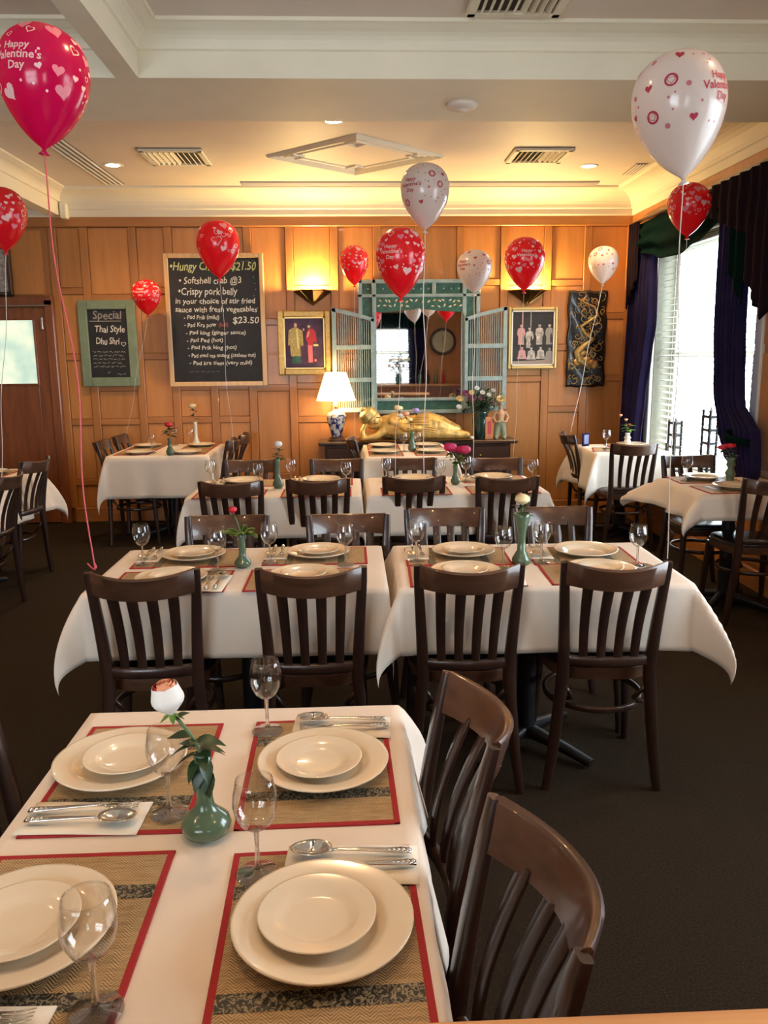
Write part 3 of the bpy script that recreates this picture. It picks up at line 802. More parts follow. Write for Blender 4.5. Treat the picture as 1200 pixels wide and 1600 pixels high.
flat(m, [(.035, .125), (.06, .135), (.085, .13), (.10, .10), (.105, .04), (.082, .0), (.08, -.02), (.030, -.02), (.030, .0), (.012, .04), (.018, .09)], 2); flat(m, [(.03, -.02), (.075, -.02), (.075, -.18), (.035, -.18)], 3)
flat(m, [(.085, .13), (.11, .10), (.115, 0), (.095, .01)], 2, -.0078)
flat(m, ell(.045, .155, .014, .018), 4); flat(m, ell(.048, .172, .016, .01), 7, -.0079); flat(m, [(.02, .05), (.035, .10), (.055, .12), (.04, .06)], 4, -.0079)
flat(m, [(.085, -.01), (.13, -.01), (.13, -.03), (.085, -.03)], 5, -.0079); flat(m, ell(.10, -.16, .012, .012), 3)
m.build('picture', ['photo_violet', 'robe_gold', 'robe_red', 'robe_pink', 'skin_paint', 'chalk_yellow', 'teal_dark', 'knob_black'], t)
t, a, b_ = pic_frame('framed_photograph', 'framed black and white group photograph beneath the right wall light', 1.505, 1.985, 1.425, 2.005, .034, 'gold_bright', 'white_frame')
m = MB(); m.box((0, 0, 0), (2*a, .012, 2*b_), 0)
flat(m, [(-a+.012, -b_+.012), (a-.012, -b_+.012), (a-.012, -b_+.055), (-a+.012, -b_+.04)], 3)
for i, (x, z, mi) in enumerate([(-.11, .03, 2), (-.03, .0, 1), (.065, .03, 1), (.16, .03, 4)]):
    flat(m, [(x-.012, z+.068), (x-.034, z+.055), (x-.040, z+.01), (x-.028, z-.02), (x-.030, z-.09), (x+.028, z-.09), (x+.027, z-.02), (x+.040, z+.01), (x+.033, z+.055), (x+.012, z+.068)], mi, -.0076)
    flat(m, ell(x, z+.088, .013, .018), 1 if i else 2, -.0078); flat(m, ell(x+.018, z-.03, .010, .05), 0 if i % 2 else 4, -.0079)
    flat(m, ell(x, z+.105, .014, .010), 0, -.0080)
for i, (x, z) in enumerate([(-.10, -.14), (-.01, -.145), (.08, -.14), (.165, -.15)]):
    mi = (2, 1, 1, 4)[i]
    flat(m, [(x-.010, z+.035), (x-.032, z+.020), (x-.036, z-.02), (x-.046, z-.055), (x+.046, z-.055), (x+.036, z-.02), (x+.032, z+.020), (x+.010, z+.035)], mi, -.0082)
    flat(m, ell(x, z+.052, .012, .016), mi, -.0084); flat(m, ell(x, z+.067, .015, .011), 0, -.0086); flat(m, ell(x, z-.03, .014, .012), 3, -.0086)
for x in (-.1, -.02): flat(m, [(x-.005, .24), (x+.005, .24), (x+.006, .10), (x-.006, .10)], 2 if x < -.05 else 4, -.0080)
m.build('picture', ['photo_black', 'photo_grey', 'photo_pink', 'photo_floor', 'chalk_dim'], t)
# black and gold carved dragon hanging
t = thing('carved_panel', 'tall black lacquer panel with swirling gold relief', 'wall hanging', (2.265, WY-.03, 1.70))
m = MB()
def wav(u, v): return (-.185+.37*u+.006*sin(v*21), -.012+.006*sin(u*9+v*14), -.45+.90*v+.006*sin(u*16))
m.grid(wav, 14, 30); o = m.build('backing', 'black_lacquer', t, smooth=True); solidify(o, .02, -1)
rr = random.Random(11)
def spiral(cx, cz, r, turns, th, dirn, mat, rad):
    pts = []
    n = int(14*turns)+4
    for i in range(n):
        a = th+dirn*2*pi*turns*i/(n-1); q = r*(1-.8*i/(n-1))
        x, z = max(-.165, min(.165, cx+q*cos(a))), max(-.43, min(.43, cz+q*sin(a)))
        pts.append((x, -.024, z))
    MB().tube(pts, [rad*(1-.6*i/(n-1)) for i in range(n)], 6).build('gold_scroll', mat, t, smooth=True)
for i in range(74):
    spiral(rr.uniform(-.15, .15), rr.uniform(-.42, .42), rr.uniform(.02, .055), rr.uniform(.5, 1.2), rr.uniform(0, 6.3), rr.choice((-1, 1)), 'gold_dull' if i % 5 else 'gold_frame', rr.uniform(.003, .0055))
body = [(-.10, .38), (-.02, .33), (.06, .30), (.10, .22), (.02, .17), (-.06, .12), (-.02, .05), (.06, .0), (-.02, -.06), (-.09, -.12), (-.07, -.20), (.02, -.24), (.10, -.22)]
MB().tube([(x, -.026, z) for x, z in body], [.006, .009, .012, .014, .015, .016, .018, .022, .028, .036, .04, .032, .012], 8).build('dragon_body', 'gold_dull', t, smooth=True)
for k, (x, z) in enumerate([(-.07, -.17), (-.02, -.22), (.04, -.23), (.0, -.19), (-.09, -.22), (.08, -.24), (-.04, -.13)]):
    MB().ball((0, 0, 0), .035, 8, sz=(1.2, .5, .8)).build('gold_scale_boss', 'gold_frame', t, smooth=True, loc=(x, -.03, z), rot=(0, k, 0))

# ------------------------------------------------------------------ wall lights
def sconce(label, x, z):
    t = thing('wall_light', label, 'wall light', (x, WY-.002, z), 0, 'brass wall lights on the panelling')
    w, dpt, h = .185, .13, .125
    m = MB()
    m.add([(-w, 0, 0), (-w*.62, -dpt*.8, 0), (0, -dpt, 0), (w*.62, -dpt*.8, 0), (w, 0, 0), (0, -.015, -h), (0, 0, -h)],
          [(0, 1, 5), (1, 2, 5), (2, 3, 5), (3, 4, 5), (0, 5, 6), (4, 6, 5)])
    m.build('bowl', 'brass_dark', t)
    MB().add([(-w, -.001, .004), (w, -.001, .004), (0, -.001, -h-.01)], [(0, 1, 2)]).build('back_plate', 'brass_dark', t)
    rim = MB().tube([(-w, 0, .002), (-w*.62, -dpt*.8, .002), (0, -dpt, .002), (w*.62, -dpt*.8, .002), (w, 0, .002)], .006, 6)
    rim.build('rim', 'brass', t)
    for px, py in ((-w*.62, -dpt*.8), (0, -dpt), (w*.62, -dpt*.8)):
        MB().tube([(px, py-.002, 0), (0, -.018, -h-.004)], .0055, 6).build('rib', 'brass', t)
    for s in (-1, 1): MB().tube([(s*w, -.003, 0), (0, -.008, -h-.004)], .006, 6).build('rib', 'brass', t)
    MB().ball((0, -.035, -.055), .018, 8).build('bulb', 'lamp_disc', t)
    light('wall_light_glow', 'POINT', (x, WY-.075, z-.004), 62, (1.0, .66, .25), .03)
sconce('lit brass wall light above the gold framed figures', -.335, 2.165)
sconce('lit brass wall light above the group photograph', 1.69, 2.155)

# ------------------------------------------------------------------ carved mirror with shutters
t = thing('shuttered_mirror', 'teal carved wooden mirror with two open louvred shutters', 'mirror', (0, 0, 0))
FY = WY-.045
def tb(name, x0, x1, z0, z1, mat='teal_paint', y=FY, d=.05, b=.006, parent=t):
    return MB().cbox((0, 0, 0), (x1-x0, d, z1-z0), b).build(name, mat, parent, loc=((x0+x1)/2, y, (z0+z1)/2))
fx0, fx1 = .085, 1.235
for (z0, z1) in ((2.225, 2.262), (2.10, 2.13), (1.135, 1.165), (1.015, 1.05)): tb('frame_rail', fx0, fx1, z0, z1)
for (x0, x1) in ((fx0, .125), (.215, .255), (1.065, 1.105), (1.195, fx1)): tb('frame_stile', x0, x1, 1.015, 2.262)
tb('frame_stile', .78, .815, 2.12, 2.24)
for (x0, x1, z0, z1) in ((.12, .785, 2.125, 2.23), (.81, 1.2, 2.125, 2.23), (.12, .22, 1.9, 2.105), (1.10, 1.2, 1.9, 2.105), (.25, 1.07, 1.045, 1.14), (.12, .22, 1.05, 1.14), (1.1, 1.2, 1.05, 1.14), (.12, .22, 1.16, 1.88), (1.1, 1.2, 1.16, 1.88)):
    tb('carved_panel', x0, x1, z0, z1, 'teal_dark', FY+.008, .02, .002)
for i in range(30):   # carved diamonds along the top panels
    x = .145+i*.0355
    if .77 < x < .825: continue
    MB().box((0, 0, 0), (.014, .014, .014), mtx=Matrix.Rotation(radians(45), 3, 'Y')).build('carving', 'teal_paint' if i % 2 else 'teal_dark', t, loc=(x, FY-.004, 2.177))
MB().box((.66, FY+.012, 1.63), (.83, .006, .98)).build('mirror_glass', 'mirror_silver', t)
# pierced scroll valance across the mirror top
m = MB()
def val(u, v):
    x = .255+.81*u; e = .045+.02*cos(u*2*pi)*1.2+.02*abs(cos(u*pi*1))
    return (x, FY-.012, 2.10-v*(.10+.035*abs(cos(u*pi))))
m.grid(val, 30, 2); o = m.build('pierced_valance', 'teal_dark', t); solidify(o, .01, 0)
rr = random.Random(5)
for i in range(32):
    x = .29+.75*(i % 16)/15+rr.uniform(-.012, .012); z = 2.065-.045*(i//16)+rr.uniform(-.008, .008)
    if abs(x-.66) > .1 or i < 16:
        MB().ball((0, 0, 0), .016, 5, sz=(1.0, .25, .45)).build('leaf_cutout', 'gold_bright' if i % 5 == 0 else 'porcelain', t, loc=(x, FY-.019, z), rot=(0, rr.uniform(-1.2, 1.2), 0))
# shutters, swung open flat beside the frame
def shutter(sgn, hinge, outer):
    sh = link_obj('shutter', MB().cbox((0, 0, 0), (.012, .03, .9), .003).mesh('shutter_hinge', 'teal_paint'), t, (hinge, FY-.035, 1.50))
    w = abs(outer-hinge); y = -.01
    def ztop(x): # arch rises to the outer side
        q = x/w; return .41+.10*min(1, max(0, (q-.05)/.95))**.8
    def bx(name, x0, x1, z0, z1, mat='teal_paint', d=.03): 
        return MB().cbox((0, 0, 0), (x1-x0, d, z1-z0), .004).build(name, mat, sh, loc=(sgn*(x0+x1)/2, y, (z0+z1)/2))
    bx('stile', .0, .035, -.45, .41); bx('stile', w-.042, w, -.45, .505)
    for z in (-.445, -.16, .145): bx('rail', .03, w-.03, z-.02, z+.022)
    m = MB(); n = 10
    for i in range(n):
        xa, xb = w*i/n, w*(i+1)/n
        za, zb = ztop(xa), ztop(xb)
        m.add([(sgn*xa, y-.015, za-.035), (sgn*xb, y-.015, zb-.035), (sgn*xb, y-.015, zb), (sgn*xa, y-.015, za), (sgn*xa, y+.015, za-.035), (sgn*xb, y+.015, zb-.035), (sgn*xb, y+.015, zb), (sgn*xa, y+.015, za)],
              [(0, 1, 2, 3), (7, 6, 5, 4), (3, 2, 6, 7), (1, 0, 4, 5)])
    m.build('arched_rail', 'teal_paint', sh)
    k = 15
    for i in range(k):
        x = .045+(w-.095)*(i+.5)/k
        for (z0, z1) in ((-.43, -.178), (-.14, .127), (.165, ztop(x)-.03)):
            MB().cbox((0, 0, 0), (.007, .010, z1-z0), .002).build('spindle', 'teal_paint', sh, loc=(sgn*x, y, (z0+z1)/2))
shutter(-1, .235, -.165); shutter(1, 1.085, 1.49)
# wall clock on the rear wall, seen in the mirror
t = thing('wall_clock', 'round dark rimmed clock reflected in the mirror', 'clock', (1.95, BY+.02, 1.86), pi)
MB().lathe([(.23, 0), (.23, .006)], 40).build('dial', 'clock_face', t, rot=(radians(90), 0, 0), loc=(0, -.03, 0))
pts = [(.25*cos(2*pi*i/40), -.03, .25*sin(2*pi*i/40)) for i in range(41)]
MB().tube(pts, .03, 8).build('rim', 'dark_wood', t, smooth=True)
for i in range(12):
    a = 2*pi*i/12; MB().box((0, 0, 0), (.012, .004, .035)).build('hour_mark', 'knob_black', t, loc=(.18*sin(a), -.034, .18*cos(a)), rot=(0, a, 0))
MB().box((0, -.036, .05), (.012, .004, .12)).build('hour_hand', 'knob_black', t); MB().box((.0, -.036, -.07), (.008, .004, .16)).build('minute_hand', 'knob_black', t)
t = thing('bouquet', 'leafy bouquet on the bar counter, reflected in the mirror', 'flowers', (1.0, BY+.35, 1.0))
MB().lathe([(.05, 0), (.08, .08), (.06, .20), (.07, .22), (.06, .22), (.05, .19)], 20).build('vase', 'teal_dark', t, smooth=True)
_bq = MB(); _rg = random.Random(2)
for i in range(150):
    a = _rg.uniform(0, 6.3); r_ = _rg.uniform(0, .26); z = .25+_rg.uniform(0, .38)*(1-r_)
    c_, s_ = cos(_rg.uniform(0, 6)), sin(_rg.uniform(0, 6)); q = .03
    _bq.add([(r_*cos(a)-q, r_*sin(a)*.5, z), (r_*cos(a), r_*sin(a)*.5-q, z+q*c_), (r_*cos(a)+q, r_*sin(a)*.5, z+q*s_), (r_*cos(a), r_*sin(a)*.5+q, z)], [(0, 1, 2, 3)])
_bq.build('foliage', 'leaf_green', t, kind='stuff')
for i in range(9):
    _o = MB().ball((0, 0, 0), .035, 6).build('flower_head', 'petal_cream' if i % 3 else 'petal_peach', t, smooth=True, loc=(-.2+.05*i, .06, .38+.16*sin(i*2.1)**2))
for i in range(4):
    tag(MB().lathe([(.035, 0), (.037, .02), (.037, .16), (.014, .21), (.013, .28), (.0001, .285)], 14).build('bottle', ('teal_dark', 'counter_dark', 'celadon', 'robe_red')[i], smooth=True, loc=(1.45+.16*i, BY+.33, 1.001)), ('green', 'black', 'pale green', 'red')[i]+' bottle on the bar counter, seen only in the mirror', 'bottle')
t = thing('bar_counter', 'wooden bar counter reflected low in the mirror', 'counter', (.9, BY+.35, 0))
MB().cbox((0, 0, .98), (3.0, .5, .04), .008).build('worktop', 'honey_wood', t); MB().cbox((0, 0, .48), (2.9, .42, .96), .008).build('body', 'door_wood', t)

# ------------------------------------------------------------------ sideboard and what stands on it
SBZ = .782
t = thing('sideboard', 'dark wooden sideboard under the teal mirror', 'sideboard', (.625, 7.58, 0))
MB().cbox((0, 0, SBZ-.0175), (1.86, .36, .035), .008).build('top', 'dark_wood', t)
MB().cbox((0, .01, .42), (1.74, .30, .66), .006).build('body', 'dark_wood', t)
for i in range(3):
    d = MB().cbox((0, 0, 0), (.55, .02, .17), .006).build('drawer', 'dark_wood', t, loc=(-.58+i*.58, -.145, .64))
    MB().ball((0, 0, 0), .012, 8).build('knob', 'brass', d, loc=(0, -.02, 0))
    MB().cbox((0, 0, 0), (.55, .02, .40), .006).build('door', 'dark_wood', t, loc=(-.58+i*.58, -.145, .33))
for sx in (-1, 1):
    for sy in (-1, 1): MB().cbox((0, 0, .05), (.05, .05, .10), .006).build('foot', 'dark_wood', t, loc=(sx*.82, sy*.12, 0))
# lamp
t = thing('table_lamp', 'lit table lamp with pleated cream shade and blue and white china base', 'lamp', (-.135, 7.56, SBZ))
MB().lathe([(.085, 0), (.085, .012), (.07, .02), (.065, .035), (.0001, .036)], 28).build('plinth', 'dark_wood', t, smooth=True, ang=40)
MB().lathe([(.045, .035), (.052, .05), (.058, .08), (.075, .14), (.092, .20), (.095, .235), (.075, .262), (.035, .275), (.03, .29), (.0001, .29)], 32).build('china_body', 'blue_white_glaze', t, smooth=True)
MB().lathe([(.02, .29), (.02, .33), (.008, .335), (.008, .47), (.0001, .47)], 14).build('stem', 'brass', t, smooth=True)
MB().ball((0, 0, .43), .032, 8).build('bulb', 'lamp_disc', t)
n = 72; vs = []; fs = []
for j, (r, z) in enumerate(((.182, .375), (.140, .50), (.095, .635))):
    for i in range(n): a = 2*pi*i/n; q = r+(.0022 if i % 2 else -.0022); vs.append((q*cos(a), q*sin(a), z))
for j in range(2):
    for i in range(n): fs.append((j*n+i, j*n+(i+1) % n, (j+1)*n+(i+1) % n, (j+1)*n+i))
o = MB().add(vs, fs).build('shade', 'lamp_shade', t); solidify(o, .003, 0)
light('table_lamp_glow', 'POINT', (-.135, 7.56, SBZ+.345), 7, (1.0, .62, .26), .04)
light('table_lamp_upglow', 'POINT', (-.135, 7.56, SBZ+.60), 4, (1.0, .62, .26), .04)

def chain(mb, pts, n=14):
    """balls laid closely along a path of (x, y, z, r)"""
    for (a, b_) in zip(pts, pts[1:]):
        d = (Vector(a[:3])-Vector(b_[:3])).length; k = max(1, int(d/(min(a[3], b_[3])*.35)))
        for i in range(k+1):
            q = i/k; mb.ball([a[j]+(b_[j]-a[j])*q for j in range(3)], a[3]+(b_[3]-a[3])*q, 6)
def fuse(o, vox, it=4):
    r = o.modifiers.new('fuse', 'REMESH'); r.mode = 'VOXEL'; r.voxel_size = vox; r.use_smooth_shade = True
    s = o.modifiers.new('relax', 'SMOOTH'); s.iterations = it; s.factor = .5
# reclining statue
t = thing('reclining_statue', 'gilded reclining statue resting its head on one hand', 'statue', (.08, 7.50, SBZ))
m = MB()
chain(m, [(.27, 0, .13, .115), (.35, 0, .135, .135), (.46, 0, .12, .115), (.56, 0, .13, .120), (.64, 0, .14, .128), (.74, -.01, .125, .108), (.83, -.02, .10, .080), (.90, -.02, .085, .062)])
chain(m, [(.45, -.03, .07, .07), (.60, -.05, .08, .08), (.80, -.06, .065, .06), (.96, -.05, .05, .042), (1.00, -.06, .05, .035)])
chain(m, [(.24, -.06, .11, .045), (.14, -.09, .045, .034), (.03, -.10, .030, .028)])
chain(m, [(.03, -.10, .030, .028), (.025, -.09, .10, .026), (.06, -.075, .16, .024)])
chain(m, [(.30, -.08, .18, .045), (.42, -.12, .13, .036), (.53, -.12, .12, .028), (.60, -.11, .12, .02)])
chain(m, [(.22, 0, .17, .045), (.17, -.02, .19, .042)])
m.ball((.125, -.045, .20), .082, 10, sz=(.92, .95, 1.1))
o = m.build('body', 'gold_leaf', t, smooth=True); fuse(o, .009, 3)
m = MB()
for i in range(13):   # folds of the robe, running down the legs
    q = i/12; a = -1.9+q*2.3
    pts = []
    for k in range(9):
        x = .50+.052*k; rr_ = .113-.055*max(0, (k-3)/5); cz = .125-.05*max(0, (k-3)/5)
        pts.append((x+.02*sin(q*7), -.01+rr_*1.03*cos(a+pi)*1.0, cz+rr_*1.03*sin(a+pi+.25*k/8)))
    m.tube(pts, [.003, .006, .007, .007, .007, .007, .006, .005, .003], 6)
m.build('robe_fold', 'gold_leaf', t, smooth=True)
h = MB(); h.lathe([(.092, 0), (.096, .010), (.086, .018), (.088, .028), (.078, .042), (.080, .05), (.062, .068), (.040, .080), (.026, .084), (.028, .094), (.016, .112), (.0001, .12)], 24)
h.build('crown', 'gold_bright', t, smooth=True, loc=(.092, -.04, .228), rot=(.2, -.7, 0))
f = MB(); f.ball((0, 0, 0), .011, 6, sz=(.8, 1.2, 1.5)); f.build('nose', 'gold_leaf', t, smooth=True, loc=(.145, -.118, .195))
for s in (-1, 1): MB().tube([(-.016, 0, 0), (0, -.005, -.003), (.016, 0, 0)], .0035, 6).build('eyelid', 'brass_dark', t, loc=(.145+s*.026, -.113, .212+s*.012))
MB().tube([(-.016, 0, .002), (0, -.006, -.002), (.016, 0, .003)], .0042, 6).build('mouth', 'brass_dark', t, loc=(.15, -.115, .168))
m = MB(); m.cbox((.52, -.02, .009), (1.06, .27, .018), .006); m.build('base', 'brass_dark', t)

# leaves, petals, stems -------------------------------------------------
def leaf_pts(L_, w, droop, fold=.25, n=6):
    vs = []; fs = []
    for i in range(n+1):
        q = i/n; x = L_*q; hw = w/2*sin(pi*min(.999, max(.001, q))**.85); z = -droop*q*q
        vs += [(x, -hw, z+fold*hw), (x, 0, z), (x, hw, z+fold*hw)]
    for i in range(n):
        a = i*3; fs += [(a, a+1, a+4, a+3), (a+1, a+2, a+5, a+4)]
    return vs, fs
def leaf(mb, base, az, el, L_, w, droop=.01, roll=0, mi=None):
    vs, fs = leaf_pts(L_, w, droop)
    mt = Matrix.Rotation(az, 3, 'Z') @ Matrix.Rotation(-el, 3, 'Y') @ Matrix.Rotation(roll, 3, 'X')
    return mb.add([mt @ Vector(v)+Vector(base) for v in vs], fs, mi)
def petal(mb, a0, width, r, h, open_=0.0, z0=0.0, mi=None, nu=6, nv=6, tipcurl=.0):
    def fn(u, v):
        a = a0+(u-.5)*width*(.62+.38*sin(pi*(.10+.72*v)))
        prof = .12+.95*sin(pi*.5*min(1, v*1.5))-.42*max(0, v-.45)*1.6*(1-open_)+open_*v*v*.6
        rr_ = r*prof+tipcurl*r*max(0, v-.75)*4*.3
        z = z0+h*v*(1-.13*(2*u-1)**4*v)-open_*h*.25*v*v
        return (rr_*cos(a), rr_*sin(a), z)
    return mb.grid(fn, nu, nv, mi)
def bloom_mesh(name, mat, r, h, layers=4, open_=.15, seed=1, n0=3, mats=None):
    mb = MB(); rg = random.Random(seed)
    for l in range(layers):
        k = n0+l; rr_ = r*(.35+.65*(l+1)/layers); hh = h*(1-.07*l)
        for i in range(k): petal(mb, 2*pi*i/k+l*.7+rg.uniform(-.2, .2), 2*pi/k*1.5, rr_, hh, open_*(l+1)/layers, 0, nu=5, nv=5)
    return mb.mesh(name, mats or mat, True)

# bouquet in dark green vase
plain('bottle_green', (.010, .035, .024), .15, coat=.5)
t = thing('vase', 'dark green vase at the right end of the sideboard', 'vase', (1.225, 7.55, SBZ))
MB().lathe([(.055, 0), (.06, .01), (.07, .08), (.078, .17), (.07, .24), (.082, .255), (.076, .255), (.06, .24)], 24).build('body', 'bottle_green', t, smooth=True)
t = thing('bouquet', 'mixed dried flower bouquet in the dark green vase on the sideboard', 'flowers', (1.225, 7.55, SBZ+.23))
rr = random.Random(21)
st = MB(); lf = MB(); lg = MB()
for i in range(64):
    a = rr.uniform(0, 2*pi); e = rr.uniform(.02, .22); h = rr.uniform(.02, .24)*(1-1.2*e)+.03
    tip = (e*cos(a), e*sin(a)*.5, h); st.tube([(0, 0, -.1), (tip[0]*.4, tip[1]*.4, h*.6), tip], .0022, 4)
    for k in range(8):
        q = .3+.7*k/7
        leaf(lf if i % 2 else lg, (tip[0]*q, tip[1]*q, h*q), rr.uniform(0, 6.3), rr.uniform(-.4, .9), rr.uniform(.035, .06), .022, .012)
st.build('stem', 'stem_green', t); lf.build('foliage', 'leaf_grey', t, smooth=True, kind='stuff'); lg.build('foliage', 'leaf_green', t, smooth=True, kind='stuff')
for i, (x, z, mt, r_) in enumerate([(-.21, .14, 'petal_cream', .028), (-.16, .19, 'petal_mauve', .03), (-.10, .20, 'petal_cream', .022), (-.05, .24, 'petal_white', .02), (-.10, .14, 'petal_mauve', .035), (.0, .20, 'petal_white', .02),
      (.17, .13, 'petal_cream', .034), (.175, .125, 'petal_mauve', .02), (.06, .18, 'petal_white', .018), (-.02, .15, 'petal_mauve', .02), (-.22, .07, 'petal_white', .022), (.1, .22, 'petal_white', .016)]):
    link_obj('flower_head', bloom_mesh('flower_head', mt, r_, r_*1.2, 3, .5, i), t, (x, -.07-.003*i, z), (radians(50), 0, 0))
# figurine and card
t = thing('figurine', 'small standing carved figurine with bare torso at the sideboard right end', 'figurine', (1.405, 7.50, SBZ))
m = MB()
chain(m, [(0, 0, .155, .034), (0, 0, .19, .033), (0, 0, .235, .040), (0, 0, .262, .024), (0, 0, .285, .014)]); m.ball((0, -.004, .308), .026, 10, sz=(.85, .95, 1.15))
for s in (-1, 1):
    chain(m, [(s*.044, 0, .25, .014), (s*.072, .0, .205, .011), (s*.05, -.03, .165, .010), (s*.015, -.045, .165, .009)])
o = m.build('torso', 'figure_flesh', t, smooth=True); fuse(o, .005, 2)
m = MB(); chain(m, [(0, 0, .165, .038), (0, 0, .15, .042)])
for s in (-1, 1): chain(m, [(s*.02, 0, .14, .032), (s*.032, 0, .07, .030), (s*.038, 0, .02, .026), (s*.038, -.025, .012, .016)])
o = m.build('trousers', 'figure_sage', t, smooth=True); fuse(o, .006, 2)
MB().lathe([(.028, 0), (.031, .012), (.022, .03), (.008, .045), (.0001, .05)], 14).build('headdress', 'figure_sage', t, smooth=True, loc=(0, 0, .318))
for s in (-1, 1): MB().ball((s*.009, -.029, .312), .003, 6).build('eye', 'knob_black', t)
t = thing('card_frame', 'orange pictured card standing behind the small figurine', 'picture', (1.300, 7.49, SBZ), .15)
MB().cbox((0, 0, .105), (.085, .012, .21), .004).build('frame', 'orange_card', t)
MB().box((0, -.008, .11), (.03, .003, .12)).build('print', 'robe_red', t)
t = thing('trinket', 'little pale shell ornament at the foot of the dark green vase', 'ornament', (1.13, 7.46, SBZ))
MB().ball((0, 0, .018), .018, 8, sz=(1.4, .8, 1)).build('shell', 'porcelain', t, smooth=True)

# ------------------------------------------------------------------ chairs
def make_chair():
    t = thing('dining_chair', 'x', 'chair')
    SZ = .455
    def px_(z): return interp([(0, .205), (SZ, .165), (.87, .186)], z) if False else (.200+(.150-.200)*(z/SZ)**.8 if z < SZ else .150+(.172-.150)*((z-SZ)/(.87-SZ))**1.2)
    def py_(z): return (-.205 if z < SZ else -.205-.070*((z-SZ)/(.87-SZ))**1.35)
    zz = [0, .12, .25, .36, SZ, .52, .60, .68, .76, .82, .872]
    for s in (-1, 1):
        ws = [.030, .034, .038, .040, .042, .040, .038, .036, .034, .032, .026]
        ts = [.026, .028, .030, .032, .034, .030, .027, .025, .023, .022, .018]
        MB().bar([(s*px_(z), py_(z), z) for z in zz], ws, ts, (1, 0, 0)).build('back_post', 'chair_wood', t, smooth=True, ang=50)
    # curved top rail
    def bow(x, hw): return 1-(x/hw)**2
    k = 16; hw = .166
    pts = []; ws = []; 
    for i in range(k+1):
        x = -hw+2*hw*i/k; z = .832-.006*bow(x, hw); pts.append((x, py_(.83)-.072*bow(x, hw)-.002, z))
    m = MB(); vs = []; fs = []
    for i, p in enumerate(pts):
        b = bow(p[0], hw); top = .876-.014*b; bot = .790-.006*b; th = .011
        lean = .012
        sec = [(-th, bot), (-th, top-.006), (-th*.4, top), (th*.4, top), (th, top-.006), (th, bot), (0, bot-.003)]
        for (dy, z) in sec: vs.append((p[0], p[1]+dy-lean*(z-.83)/.04, z))
    ns = 7
    for i in range(k):
        for j in range(ns): fs.append((i*ns+j, i*ns+(j+1) % ns, (i+1)*ns+(j+1) % ns, (i+1)*ns+j))
    fs.append(tuple(range(ns))[::-1]); fs.append(tuple(k*ns+j for j in range(ns)))
    m.add(vs, fs).build('top_rail', 'chair_rail_wood', t, smooth=True, ang=50)
    # lower rail
    hw2 = .146; pts = []
    for i in range(11):
        x = -hw2+2*hw2*i/10; pts.append((x, py_(.50)-.026*bow(x, hw2), .502))
    MB().bar(pts, .034, .020, (0, 0, 1)).build('lower_rail', 'chair_wood', t, smooth=True, ang=50)
    # four slats
    for i in range(4):
        q = (i-1.5)/1.5*.60
        pts = []
        for j in range(8):
            v = j/7; z = .50+(.80-.50)*v
            hwz = .146+(.162-.146)*v; x = q*hwz
            pts.append((x, py_(z)-(.024+.046*v**1.3)*bow(x, hwz)+.012*sin(pi*v), z))
        MB().bar(pts, [.030, .030, .031, .032, .033, .034, .035, .036], .010, (1, 0, 0)).build('slat', 'chair_wood', t, smooth=True, ang=50)
    # seat
    def outline(s=1.0, n=36):
        o = []
        for i in range(n):
            a = 2*pi*i/n; c, d = cos(a), sin(a); e = 2/3.2
            x = .200*abs(c)**e*(1 if c > 0 else -1); y = .195*abs(d)**e*(1 if d > 0 else -1)
            x *= (1+.06*(y/.195)); o.append((x*s, y*s+.01))
        return o
    def slab(name, rings, mat, ang=45):
        vs = []; fs = []; n = 36
        for s, z in rings: vs += [(x, y, z) for x, y in outline(s, n)]
        for r_ in range(len(rings)-1):
            for i in range(n): fs.append((r_*n+i, r_*n+(i+1) % n, (r_+1)*n+(i+1) % n, (r_+1)*n+i))
        fs.append(tuple(range(n))[::-1]); fs.append(tuple((len(rings)-1)*n+i for i in range(n)))
        MB().add(vs, fs).build(name, mat, t, smooth=True, ang=ang)
    slab('seat_frame', [(.93, SZ-.045), (.96, SZ-.043), (.99, SZ-.01), (.985, SZ)], 'seat_wood')
    slab('seat_pad', [(.94, SZ), (.955, SZ+.008), (.93, SZ+.020), (.80, SZ+.027), (.4, SZ+.029)], 'seat_vinyl', 60)
    for s in (-1, 1):
        MB().bar([(s*.168, .165, SZ-.03), (s*.178, .178, .25), (s*.190, .195, 0)], [.036, .032, .024], [.034, .030, .022], (1, 0, 0)).build('front_leg', 'chair_wood', t, smooth=True, ang=50)
    pts = [(.178*cos(2*pi*i/32)*1.0, -.005+.185*sin(2*pi*i/32), .30) for i in range(33)]
    MB().bar(pts, .022, .014, (0, 0, 1)).build('hoop_stretcher', 'chair_wood', t, smooth=True, ang=50)
    for s in (-1, 1):
        MB().tube([(s*.145, -.200, .40), (s*.110, -.175, .345), (s*.155, -.12, .305)], .009, 6).build('brace', 'chair_wood', t, smooth=True)
    return t
chair_proto = make_chair(); chair_used = [False]
def chair(xt, yt, deg, label, group):
    """xt, yt: where the middle of the back's top edge stands; deg: 0 faces away from the viewer"""
    a = radians(deg); ox, oy = 0.0, -.275
    x = xt-(ox*cos(a)-oy*sin(a)); y = yt-(ox*sin(a)+oy*cos(a))
    return place(chair_proto, chair_used, (x, y, 0), a, label, group)

